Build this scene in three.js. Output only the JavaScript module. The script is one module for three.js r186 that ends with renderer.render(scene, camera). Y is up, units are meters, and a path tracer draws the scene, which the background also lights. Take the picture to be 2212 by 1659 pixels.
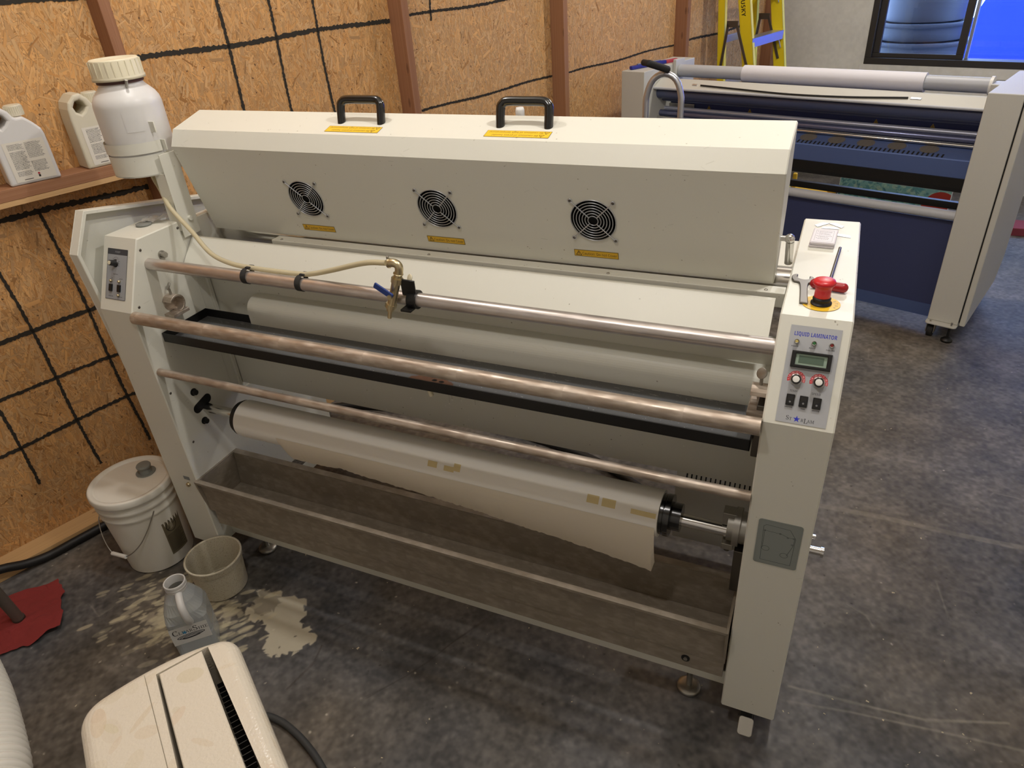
import * as THREE from 'three';
import { RoundedBoxGeometry } from 'three/addons/geometries/RoundedBoxGeometry.js';
import { mergeGeometries } from 'three/addons/utils/BufferGeometryUtils.js';
import { Brush, Evaluator, SUBTRACTION } from 'three-bvh-csg';

// ---------------------------------------------------------------- camera, sky, lamps, exposure
const scene = new THREE.Scene();
const camera = new THREE.PerspectiveCamera(57.2185, 2212 / 1659, 0.05, 60);
{
  const r = [[0.913442, -0.159422, 0.374444], [-0.066918, 0.84872, 0.524591], [-0.401429, -0.504241, 0.764589]];
  camera.quaternion.setFromRotationMatrix(new THREE.Matrix4().set(r[0][0], r[0][1], r[0][2], 0, r[1][0], r[1][1], r[1][2], 0, r[2][0], r[2][1], r[2][2], 0, 0, 0, 0, 1));
  camera.position.set(0.95, 1.75, 1.2);
}
scene.background = new THREE.Color(0.34, 0.54, 1.0);
scene.backgroundIntensity = 11.0;
const renderer = new THREE.WebGLRenderer();
renderer.toneMapping = THREE.LinearToneMapping;
renderer.toneMappingExposure = 0.76;
renderer.shadowMap.enabled = true;
// bulbs: place, colour, intensity in candela
const LAMPS = [
  [[-0.5, 2.7, -0.23], 0xfffaf6, 3.1, 'bare white bulb hanging above the jar end of the liquid laminator'],
  [[1.1, 2.7, -0.23], 0xfffaf6, 4.8, 'bare white bulb hanging above the control panel end of the liquid laminator'],
  [[0.3, 2.7, 0.7], 0xfffaf6, 2.5, 'unseen white fill bulb added in front of the liquid laminator'],  // added out of view as front fill for the rollers and sloping faces
  [[1.08, 2.7, -3.0], 0xfffaf6, 6.0, 'bare white bulb hanging above the grey and blue laminator'],
];

// ---------------------------------------------------------------- helpers
function rng(seed) { let a = seed >>> 0; return () => { a = (a + 0x6D2B79F5) >>> 0; let t = Math.imul(a ^ (a >>> 15), 1 | a); t = (t + Math.imul(t ^ (t >>> 7), 61 | t)) ^ t; return ((t ^ (t >>> 14)) >>> 0) / 4294967296; }; }
const V = (x, y, z) => new THREE.Vector3(x, y, z);
const EX = V(1, 0, 0), EY = V(0, 1, 0), EZ = V(0, 0, 1);
const taken = new Map();
function numbered(n) { const k = taken.get(n) || 0; taken.set(n, k + 1); return k ? `${n}_${String(k).padStart(3, '0')}` : n; }
const offs = new WeakMap();
function thing(name, label, category, base = [0, 0, 0], group) {
  const o = new THREE.Group(); o.name = numbered(name); o.position.set(...base); scene.add(o);
  o.userData = { label, category }; if (group) o.userData.group = group;
  offs.set(o, V(...base)); return o;
}
// a thing with its own axes: geometry is given in local coordinates
function turned(name, label, category, pos, turn, group) { const o = thing(name, label, category, pos, group); o.rotation.y = turn; offs.set(o, V(0, 0, 0)); return o; }
function structure(name, label, pos = [0, 0, 0], turn = 0) {
  const o = new THREE.Group(); o.name = name; o.position.set(...pos); o.rotation.y = turn; scene.add(o);
  o.userData = { kind: 'structure', label, category: name.split('_')[0] }; offs.set(o, V(0, 0, 0)); return o;
}
function part(parent, name, geo, mat, label) {
  const root = offs.get(parent) || V(0, 0, 0);
  if (Array.isArray(geo)) geo = join(geo);
  if (root.lengthSq()) geo = geo.clone().translate(-root.x, -root.y, -root.z);
  const m = new THREE.Mesh(geo, mat); m.name = name; m.castShadow = m.receiveShadow = true; parent.add(m);
  if (label) m.userData.label = label;
  offs.set(m, root); return m;
}
function single(name, label, category, geo, mat, base, group) {
  if (Array.isArray(geo)) geo = join(geo);
  const m = new THREE.Mesh(geo.clone().translate(-base[0], -base[1], -base[2]), mat);
  m.name = numbered(name); m.position.set(...base); m.castShadow = m.receiveShadow = true; scene.add(m);
  m.userData = { label, category }; if (group) m.userData.group = group; offs.set(m, V(...base)); return m;
}
// metres as texture coordinates, taken from the axis each face looks along
function uvm(g) {
  let n = g.index ? g.toNonIndexed() : g.clone();
  if (!n.attributes.normal) n.computeVertexNormals();
  const p = n.attributes.position, uv = new Float32Array(p.count * 2), a = V(), b = V(), c = V();
  for (let i = 0; i < p.count; i += 3) {
    a.fromBufferAttribute(p, i); b.fromBufferAttribute(p, i + 1); c.fromBufferAttribute(p, i + 2);
    const f = b.clone().sub(a).cross(c.clone().sub(a)), ax = Math.abs(f.x), ay = Math.abs(f.y), az = Math.abs(f.z);
    [a, b, c].forEach((v, k) => {
      const j = (i + k) * 2;
      if (ax >= ay && ax >= az) { uv[j] = v.z; uv[j + 1] = v.y; } else if (ay >= az) { uv[j] = v.x; uv[j + 1] = v.z; } else { uv[j] = v.x; uv[j + 1] = v.y; }
    });
  }
  const o = new THREE.BufferGeometry(); o.setAttribute('position', p); o.setAttribute('normal', n.attributes.normal); o.setAttribute('uv', new THREE.BufferAttribute(uv, 2)); return o;
}
function plain(g) { const n = g.index ? g.toNonIndexed() : g; const o = new THREE.BufferGeometry(); for (const k of ['position', 'normal', 'uv']) o.setAttribute(k, n.attributes[k]); return o; }
function join(list) { return list.length === 1 ? list[0] : mergeGeometries(list); }
function box(x0, x1, y0, y1, z0, z1, r = 0.0015) {
  const w = x1 - x0, h = y1 - y0, d = z1 - z0, k = Math.min(r, w / 2.01, h / 2.01, d / 2.01);
  const g = k > 0 ? new RoundedBoxGeometry(w, h, d, 1, k) : new THREE.BoxGeometry(w, h, d);
  return uvm(g.translate((x0 + x1) / 2, (y0 + y1) / 2, (z0 + z1) / 2));
}
function bx(w, h, d, r = 0.0015) { return box(-w / 2, w / 2, -h / 2, h / 2, -d / 2, d / 2, r); }
const B4 = (o, X, Y, Z) => new THREE.Matrix4().makeBasis(X, Y, Z).setPosition(o);
function put(g, o, X = EX, Y = EY, Z) { return g.clone().applyMatrix4(B4(o, X, Y, Z || X.clone().cross(Y))); }
function shapeOf(pts, holes = []) {
  const s = new THREE.Shape(pts.map((p) => new THREE.Vector2(p[0], p[1])));
  for (const h of holes) s.holes.push(h.getPoints ? h : new THREE.Path(h.map((p) => new THREE.Vector2(p[0], p[1])))); return s;
}
function slab(shape, depth, bevel = 0, seg = 1, curve = 12) {   // shape in x,y, from z = 0 to depth
  const g = bevel ? new THREE.ExtrudeGeometry(shape, { depth: depth - 2 * bevel, bevelEnabled: true, bevelThickness: bevel, bevelSize: bevel, bevelOffset: -bevel, bevelSegments: seg, curveSegments: curve }).translate(0, 0, bevel)
    : new THREE.ExtrudeGeometry(shape, { depth, bevelEnabled: false, curveSegments: curve });
  return uvm(g);
}
function prism(zy, x0, x1, bevel = 0.002, holes = []) {            // a section in (z, y) drawn out along x
  const g = slab(shapeOf(zy.map(([z, y]) => [-z, y]), holes), x1 - x0, bevel);
  return uvm(g.applyMatrix4(B4(V(x0, 0, 0), V(0, 0, -1), EY, EX)));
}
function rod(p, q, r, seg = 24, r2 = r, open = false) {
  const a = V(...p), b = V(...q), d = b.clone().sub(a), g = new THREE.CylinderGeometry(r2, r, d.length(), seg, 1, open);
  g.translate(0, d.length() / 2, 0).applyQuaternion(new THREE.Quaternion().setFromUnitVectors(EY, d.normalize())).translate(a.x, a.y, a.z);
  return uvm(g);
}
function tube(pts, r, seg = 48, rad = 10, tension = 0.5, closed = false) { return uvm(new THREE.TubeGeometry(new THREE.CatmullRomCurve3(pts.map((p) => V(...p)), closed, 'catmullrom', tension), seg, r, rad, closed)); }
function ball(p, r, sx = 1, sy = 1, sz = 1, n = 16) { return uvm(new THREE.SphereGeometry(r, n, Math.ceil(n * 0.7)).scale(sx, sy, sz).translate(...p)); }
function lathe(prof, p = [0, 0, 0], seg = 40) { return uvm(new THREE.LatheGeometry(prof.map(([r, y]) => new THREE.Vector2(Math.max(r, 1e-5), y)), seg).translate(...p)); }
function ring(p, R, r, axis = EY, seg = 40, rs = 8) { return uvm(new THREE.TorusGeometry(R, r, rs, seg).applyQuaternion(new THREE.Quaternion().setFromUnitVectors(EZ, axis)).translate(...p)); }
function rrect(w, h, r, cx = 0, cy = 0) {
  const s = new THREE.Shape(), x = cx - w / 2, y = cy - h / 2;
  s.moveTo(x + r, y); s.lineTo(x + w - r, y); s.absarc(x + w - r, y + r, r, -Math.PI / 2, 0); s.lineTo(x + w, y + h - r); s.absarc(x + w - r, y + h - r, r, 0, Math.PI / 2);
  s.lineTo(x + r, y + h); s.absarc(x + r, y + h - r, r, Math.PI / 2, Math.PI); s.lineTo(x, y + r); s.absarc(x + r, y + r, r, Math.PI, 1.5 * Math.PI); return s;
}
function circlePath(x, y, r) { const p = new THREE.Path(); p.absarc(x, y, r, 0, Math.PI * 2, true); return p; }
function decal(w, h, c, X = EX, Y = EY, lift = 0.0007) {            // a printed face lying on a surface, its own 0..1 coordinates
  const Z = X.clone().cross(Y); return plain(new THREE.PlaneGeometry(w, h).applyMatrix4(B4(c.clone().addScaledVector(Z, lift), X, Y, Z)));
}
const evaluator = new Evaluator(); evaluator.attributes = ['position', 'normal', 'uv']; evaluator.useGroups = false;
function cut(a, ...bs) { let A = new Brush(a); A.updateMatrixWorld(); for (const b of bs) { const B = new Brush(b); B.updateMatrixWorld(); A = evaluator.evaluate(A, B, SUBTRACTION); } return uvm(A.geometry); }

// ---------------------------------------------------------------- textures
function canvas(w, h, draw) { const c = document.createElement('canvas'); c.width = w; c.height = h; const g = c.getContext('2d'); draw(g, w, h); return c; }
function texture(c, srgb = true, rx = 1, ry = 1, repeat = false) {
  const t = new THREE.CanvasTexture(c); t.colorSpace = srgb ? THREE.SRGBColorSpace : THREE.NoColorSpace; t.magFilter = THREE.LinearFilter;
  if (repeat) { t.wrapS = t.wrapT = THREE.RepeatWrapping; t.repeat.set(rx, ry); } return t;
}
const hash = (x, y, s) => { let h = Math.imul(x, 374761393) ^ Math.imul(y, 668265263) ^ Math.imul(s, 2147483647 / 7 | 0); h = Math.imul(h ^ (h >>> 13), 1274126177); return ((h ^ (h >>> 16)) >>> 0) / 4294967296; };
function vnoise(x, y, s, per = 0) {
  const xi = Math.floor(x), yi = Math.floor(y), fx = x - xi, fy = y - yi, u = fx * fx * (3 - 2 * fx), v = fy * fy * (3 - 2 * fy), m = per ? (k) => ((k % per) + per) % per : (k) => k;
  const a = hash(m(xi), m(yi), s), b = hash(m(xi + 1), m(yi), s), c = hash(m(xi), m(yi + 1), s), d = hash(m(xi + 1), m(yi + 1), s);
  return a + (b - a) * u + (c - a) * v + (a - b - c + d) * u * v;
}
function fbm(x, y, s, o = 4, per = 0) { let t = 0, a = 0.5, n = 0; for (let i = 0; i < o; i++) { t += a * vnoise(x, y, s + i * 17, per); n += a; x *= 2; y *= 2; per *= 2; a *= 0.5; } return t / n; }
function noiseCanvas(w, h, f) { return canvas(w, h, (g) => { const d = g.createImageData(w, h); for (let y = 0, i = 0; y < h; y++) for (let x = 0; x < w; x++, i += 4) { const c = f(x, y); d.data[i] = c[0]; d.data[i + 1] = c[1]; d.data[i + 2] = c[2]; d.data[i + 3] = 255; } g.putImageData(d, 0, 0); }); }

// oriented strand board: flat wood flakes pressed together
function osbPair(seed, base) {
  const N = 1024, R = rng(seed), bump = document.createElement('canvas'); bump.width = bump.height = N; const b = bump.getContext('2d');
  b.fillStyle = '#808080'; b.fillRect(0, 0, N, N);
  const col = canvas(N, N, (g) => {
    g.fillStyle = `rgb(${base[0] - 22},${base[1] - 24},${base[2] - 22})`; g.fillRect(0, 0, N, N);
    for (let i = 0; i < 9500; i++) {
      const L = 22 + R() * 75, W = 3 + R() * R() * 22, cx = R() * N, cy = R() * N, an = R() < 0.6 ? Math.PI / 2 + (R() - 0.5) * 1.1 : R() * Math.PI;
      const l = (R() - 0.5) * 34 + (R() < 0.04 ? -36 : 0), wm = (R() - 0.5) * 16, gg = 100 + R() * 70 | 0;
      const c = `rgb(${base[0] + l + wm | 0},${base[1] + l * 0.95 | 0},${base[2] + l * 0.8 - wm | 0})`, dk = `rgba(${base[0] * 0.5 | 0},${base[1] * 0.45 | 0},${base[2] * 0.36 | 0},${(0.25 + R() * 0.4).toFixed(2)})`;
      const v = R() < 0.3 ? 4 : 0, sk = (R() - 0.5) * 10;
      for (const ox of cx < 60 ? [0, N] : cx > N - 60 ? [0, -N] : [0]) for (const oy of cy < 60 ? [0, N] : cy > N - 60 ? [0, -N] : [0]) for (const k of [g, b]) {
        k.save(); k.translate(cx + ox, cy + oy); k.rotate(an);
        k.fillStyle = k === g ? c : `rgb(${gg},${gg},${gg})`; k.beginPath(); k.moveTo(-L / 2, -W / 2); k.lineTo(L / 2 + sk, -W / 2 + v * 0.3); k.lineTo(L / 2 - sk, W / 2); k.lineTo(-L / 2 + sk * 0.5, W / 2 - v * 0.4); k.closePath(); k.fill();
        k.fillStyle = k === g ? dk : '#383838'; k.fillRect(-L / 2, W / 2 - 0.6, L * (0.3 + 0.7 * (gg - 100) / 70), 1.3);
        if (k === g) { k.strokeStyle = `rgba(${base[0] * 0.7 | 0},${base[1] * 0.65 | 0},${base[2] * 0.55 | 0},.22)`; k.lineWidth = 0.8; for (let q = -W / 2 + 2; q < W / 2 - 1; q += 3.2) { k.beginPath(); k.moveTo(-L / 2, q); k.lineTo(L / 2, q + v * 0.2); k.stroke(); } }
        k.restore();
      }
    }
    for (let i = 0; i < 60; i++) { g.fillStyle = 'rgba(58,34,22,.75)'; g.save(); g.translate(R() * N, R() * N); g.rotate(R() * 3); g.beginPath(); g.ellipse(0, 0, 1 + R() * 3, 2 + R() * 7, 0, 0, 7); g.fill(); g.restore(); }
  });
  return [col, bump];
}
function woodCanvas(seed, base, knots = 3) {
  return canvas(256, 1024, (g, w, h) => {
    const R = rng(seed); g.fillStyle = `rgb(${base})`; g.fillRect(0, 0, w, h);
    for (let i = 0; i < 420; i++) { const l = (R() - 0.5) * 40 | 0; g.strokeStyle = `rgba(${base[0] + l},${base[1] + l},${base[2] + l},.35)`; g.lineWidth = 0.6 + R() * 3.5; g.beginPath(); let x = R() * w; g.moveTo(x, 0); for (let y = 0; y <= h; y += 64) { x += (R() - 0.5) * 5; g.lineTo(x, y); } g.stroke(); }
    for (let i = 0; i < knots; i++) { const x = R() * w, y = R() * h; for (let k = 10; k > 0; k--) { g.strokeStyle = `rgba(${base[0] * 0.45 | 0},${base[1] * 0.38 | 0},${base[2] * 0.34 | 0},.4)`; g.lineWidth = 1.5; g.beginPath(); g.ellipse(x, y, k * 1.4, k * 2.6, 0, 0, 7); g.stroke(); } }
  });
}
const S = (o) => new THREE.MeshStandardMaterial(o), PH = (o) => new THREE.MeshPhysicalMaterial(o);
const M = {};
{
  const speck = (seed, base, spread, amount, sz) => canvas(512, 512, (g) => {
    const R = rng(seed); g.fillStyle = `rgb(${base})`; g.fillRect(0, 0, 512, 512);
    for (let i = 0; i < amount; i++) { const l = (R() - 0.5) * spread | 0; g.fillStyle = `rgba(${base[0] + l},${base[1] + l},${base[2] + l},${(0.2 + R() * 0.5).toFixed(2)})`; g.beginPath(); g.ellipse(R() * 512, R() * 512, 0.5 + R() * sz, 0.5 + R() * sz, R() * 3, 0, 7); g.fill(); }
  });
  const paint = canvas(1024, 1024, (g) => {
    const R = rng(5), b = [216, 215, 203]; g.fillStyle = `rgb(${b})`; g.fillRect(0, 0, 1024, 1024);
    for (let i = 0; i < 9000; i++) { const l = (R() - 0.5) * 10 | 0; g.fillStyle = `rgba(${b[0] + l},${b[1] + l},${b[2] + l - 1},.4)`; g.fillRect(R() * 1024, R() * 1024, 1 + R() * 3, 1 + R() * 3); }
    for (let i = 0; i < 70; i++) { g.fillStyle = `rgba(95,85,66,${(0.15 + R() * 0.45).toFixed(2)})`; g.beginPath(); g.ellipse(R() * 1024, R() * 1024, 0.6 + R() * 1.6, 0.6 + R() * 2.4, R() * 3, 0, 7); g.fill(); }
    for (let i = 0; i < 26; i++) { g.strokeStyle = `rgba(150,145,128,${(0.15 + R() * 0.3).toFixed(2)})`; g.lineWidth = 0.7 + R(); g.beginPath(); const x = R() * 1024, y = R() * 1024; g.moveTo(x, y); g.lineTo(x + (R() - 0.5) * 60, y + (R() - 0.5) * 30); g.stroke(); }
  });
  M.paint = S({ map: texture(paint, true, 1 / 0.7, 1 / 0.7, true), roughness: 0.42 });
  M.paint2 = S({ map: texture(speck(11, [196, 195, 186], 12, 5000, 2), true, 2, 2, true), roughness: 0.5 });
  M.paintDrip = S({ map: texture(canvas(2048, 512, (g, w, h) => {
    const R = rng(21), b = [214, 213, 201]; g.fillStyle = `rgb(${b})`; g.fillRect(0, 0, w, h);
    for (let i = 0; i < 6000; i++) { const l = (R() - 0.5) * 12 | 0; g.fillStyle = `rgba(${b[0] + l},${b[1] + l},${b[2] + l},.4)`; g.fillRect(R() * w, R() * h, 1 + R() * 3, 1 + R() * 3); }
    for (let i = 0; i < 90; i++) { const x = w * (0.42 + 0.5 * R()), y = h * (0.3 + 0.2 * R()), L = 20 + R() * 150; g.strokeStyle = `rgba(150,146,132,${(0.3 + R() * 0.4).toFixed(2)})`; g.lineWidth = 1.2 + R(); g.beginPath(); g.moveTo(x, y); g.lineTo(x + (R() - 0.5) * 5, y + L); g.stroke(); g.fillStyle = 'rgba(236,234,224,.8)'; g.beginPath(); g.arc(x, y + L, 1.5 + R() * 2.2, 0, 7); g.fill(); }
    for (let i = 0; i < 160; i++) { g.fillStyle = R() < 0.5 ? 'rgba(238,236,226,.85)' : 'rgba(110,104,88,.6)'; g.beginPath(); g.arc(R() * w, R() * h, 0.7 + R() * 1.8, 0, 7); g.fill(); }
  }), true), roughness: 0.4 });
  const worn = (seed, a, bcol, st) => noiseCanvas(512, 512, (x, y) => { const n = fbm(x / (16 * st), y / 16, seed, 4, st === 4 ? 8 : 32), m = fbm(x / 64, y / 64, seed + 3, 3, 8), k = Math.min(1, Math.max(0, (n * 0.6 + m * 0.4 - 0.38) * 3)); return [0, 1, 2].map((i) => a[i] + (bcol[i] - a[i]) * k); });
  const steel = worn(31, [190, 182, 177], [208, 201, 196], 4), steelRough = worn(32, [72, 72, 72], [100, 100, 100], 3);
  M.steel = S({ map: texture(steel, true, 3, 3, true), roughnessMap: texture(steelRough, false, 3, 3, true), metalness: 0.8, roughness: 1 });
  M.steelOld = S({ map: texture(worn(41, [164, 149, 134], [204, 193, 180], 6), true, 4, 4, true), roughnessMap: texture(worn(42, [85, 85, 85], [150, 150, 150], 3), false, 3, 3, true), metalness: 0.62, roughness: 1 });
  M.trough = S({ map: texture(worn(51, [140, 131, 117], [162, 152, 137], 2), true, 3, 3, true), metalness: 0.25, roughness: 0.5 });
  M.chrome = S({ color: 0xd8d6d2, metalness: 1, roughness: 0.16 });
  M.alu = S({ color: 0xc9ccd2, metalness: 0.9, roughness: 0.34 });
  M.zinc = S({ color: 0xa8a59d, metalness: 0.9, roughness: 0.4 });
  M.darkSteel = S({ color: 0x6a6660, metalness: 0.9, roughness: 0.4 });
  M.brass = S({ color: 0xcdbf9c, metalness: 1, roughness: 0.34 });
  M.black = S({ color: 0x0d0d0d, roughness: 0.45 });
  M.duct = S({ color: 0x0a0a0a, roughness: 0.8, side: THREE.DoubleSide });
  M.blackGloss = PH({ color: 0x0c0b0a, roughness: 0.22, clearcoat: 0.6, clearcoatRoughness: 0.15 });
  M.blackMatt = S({ color: 0x0a0a0a, roughness: 0.85 });
  M.rubber = S({ color: 0x1b1b1a, roughness: 0.75 });
  M.cable = S({ color: 0x141414, roughness: 0.55 });
  M.cableGrey = S({ color: 0x3a3c3d, roughness: 0.6 });
  M.velcro = S({ map: texture(speck(61, [44, 43, 42], 70, 3500, 1.6), true, 8, 8, true), roughness: 1 });
  M.blue = S({ map: texture(speck(62, [74, 92, 138], 10, 3000, 2), true, 3, 3, true), roughness: 0.45 });
  M.blueDark = S({ color: 0x2b3560, roughness: 0.5 });
  M.bluePanel = S({ map: texture(speck(63, [58, 66, 104], 12, 4000, 2), true, 3, 3, true), roughness: 0.55 });
  M.rollerBlue = S({ color: 0x525a78, roughness: 0.3, metalness: 0.3 });
  M.lightRoller = S({ color: 0xb9bccb, roughness: 0.3, metalness: 0.5 });
  M.lever = S({ color: 0x243e86, roughness: 0.4 });
  M.paper = S({ color: 0xe6e3da, roughness: 0.75, side: THREE.DoubleSide });
  M.paperTail = S({ color: 0xd9cfbb, roughness: 0.85, side: THREE.DoubleSide });
  M.tape = S({ color: 0xcdbb88, roughness: 0.6 });
  M.paperBlue = S({ color: 0xdedee4, roughness: 0.6 });
  M.tubeGrey = S({ color: 0xb4b7bc, roughness: 0.45 });
  M.hdpe = PH({ color: 0xe6e5e2, roughness: 0.38, transmission: 0.22, thickness: 0, side: THREE.DoubleSide });
  M.hdpeCream = PH({ color: 0xe0d9c2, roughness: 0.45, transmission: 0.2, thickness: 0, side: THREE.DoubleSide });
  M.capCream = PH({ color: 0xe4dcc0, roughness: 0.5, transmission: 0.12, thickness: 0 });
  M.clear = PH({ color: 0xd9dee0, roughness: 0.22, transmission: 0.62, thickness: 0, side: THREE.DoubleSide });
  M.hose = PH({ color: 0xdcd3b4, roughness: 0.3, transmission: 0.35, thickness: 0, side: THREE.DoubleSide });
  M.liquid = PH({ color: 0xe6dfc2, roughness: 0.5, transmission: 0.1, thickness: 0 });
  M.bucket = S({ map: texture(speck(71, [222, 219, 208], 12, 2500, 3), true, 3, 3, true), roughness: 0.38, side: THREE.DoubleSide });
  M.bucketDirty = S({ map: texture(canvas(512, 512, (g) => { const R = rng(72); g.fillStyle = 'rgb(196,189,168)'; g.fillRect(0, 0, 512, 512); for (let i = 0; i < 3200; i++) { g.fillStyle = `rgba(${90 + R() * 40 | 0},${80 + R() * 35 | 0},${52 + R() * 26 | 0},${(0.08 + R() * 0.3).toFixed(2)})`; g.beginPath(); g.ellipse(R() * 512, R() * 512, 0.5 + R() * 3.5, 0.5 + R() * 3.5, 0, 0, 7); g.fill(); } }), true, 5, 5, true), roughness: 0.6, side: THREE.DoubleSide });
  M.grey = S({ color: 0x7d807c, roughness: 0.5 });
  M.cream = PH({ map: texture(canvas(1024, 1024, (g) => { const R = rng(81), b = [226, 218, 202]; g.fillStyle = `rgb(${b})`; g.fillRect(0, 0, 1024, 1024); for (let i = 0; i < 90; i++) { g.fillStyle = `rgba(${186 + R() * 20 | 0},${164 + R() * 20 | 0},${122 + R() * 20 | 0},${(0.05 + R() * 0.14).toFixed(2)})`; g.beginPath(); g.ellipse(R() * 1024, R() * 1024, 8 + R() * 50, 5 + R() * 34, R() * 3, 0, 7); g.fill(); } for (let i = 0; i < 500; i++) { g.strokeStyle = `rgba(150,135,105,${(0.06 + R() * 0.14).toFixed(2)})`; g.lineWidth = 0.6; const x = R() * 1024, y = R() * 1024; g.beginPath(); g.moveTo(x, y); g.lineTo(x + (R() - 0.5) * 40, y + (R() - 0.5) * 40); g.stroke(); } }), true, 1.6, 1.6, true), bumpMap: texture(noiseCanvas(256, 256, (x, y) => { const n = 255 * fbm(x / 8, y / 8, 83, 3, 32); return [n, n, n]; }), false, 8, 8, true), bumpScale: 0.0006, roughness: 0.24 });
  M.white = S({ color: 0xe7e6e0, roughness: 0.4 });
  M.ribbed = S({ color: 0xdedcd4, roughness: 0.45 });
  M.red = S({ color: 0xc41a22, roughness: 0.35 });
  M.redDark = S({ color: 0x9c1218, roughness: 0.35 });
  M.yellow = S({ color: 0xe6bb2c, roughness: 0.5 });
  M.rag = S({ map: texture(speck(91, [132, 46, 44], 34, 9000, 2), true, 6, 6, true), roughness: 1, side: THREE.DoubleSide });
  M.dust = S({ map: texture(noiseCanvas(512, 512, (x, y) => { const n = fbm(x / 8, y / 8, 95, 4, 64), m = fbm(x / 64, y / 64, 96, 3, 8), k = 92 + (n - 0.5) * 70 + (m - 0.5) * 50; return [k, k * 0.95, k * 0.88]; }), true, 3, 3, true), roughness: 0.95 });
  M.ladder = S({ color: 0xd8bf12, roughness: 0.5 });
  M.ladderEdge = S({ color: 0xe8d84a, roughness: 0.45 });
  M.frame = S({ color: 0x2e2a28, roughness: 0.5 });
  M.glass = PH({ color: 0xffffff, roughness: 0.02, transmission: 1, thickness: 0, side: THREE.DoubleSide });
  M.tub = S({ color: 0x474a54, roughness: 0.55 });
  M.tarp = PH({ color: 0x1030c0, roughness: 0.9, transmission: 0.55, thickness: 0, side: THREE.DoubleSide });
  M.wall = S({ map: texture(noiseCanvas(512, 512, (x, y) => { const n = fbm(x / 8, y / 8, 101, 4, 64), m = fbm(x / 128, y / 128, 102, 3, 4), k = 216 + (n - 0.5) * 16 + (m - 0.5) * 22; return [k, k * 0.995, k * 0.96]; }), true, 1 / 1.6, 1 / 1.6, true), roughness: 0.85 });
  M.ceiling = S({ color: 0xb9b2a4, roughness: 0.9 });
  M.bulb = S({ color: 0xffffff, emissive: 0xfff2e0, emissiveIntensity: 6, roughness: 0.5 });
  const st = (seed, base) => S({ map: texture(woodCanvas(seed, base), true, 1 / 0.12, 1 / 0.8, true), roughness: 0.75 });
  M.stud = st(111, [142, 98, 68]); M.stud2 = st(112, [152, 108, 76]); M.pine = st(113, [198, 160, 110]);
  M.osb = [[201, [196, 150, 96]], [202, [204, 160, 108]]].map(([s, b]) => { const [c, d] = osbPair(s, b); return S({ map: texture(c, true, 1 / 0.62, 1 / 0.62, true), bumpMap: texture(d, false, 1 / 0.62, 1 / 0.62, true), bumpScale: 0.0012, roughness: 0.8 }); });
  M.spray = S({ color: 0x2a251d, roughness: 0.9, polygonOffset: true, polygonOffsetFactor: -1 });
}

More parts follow.
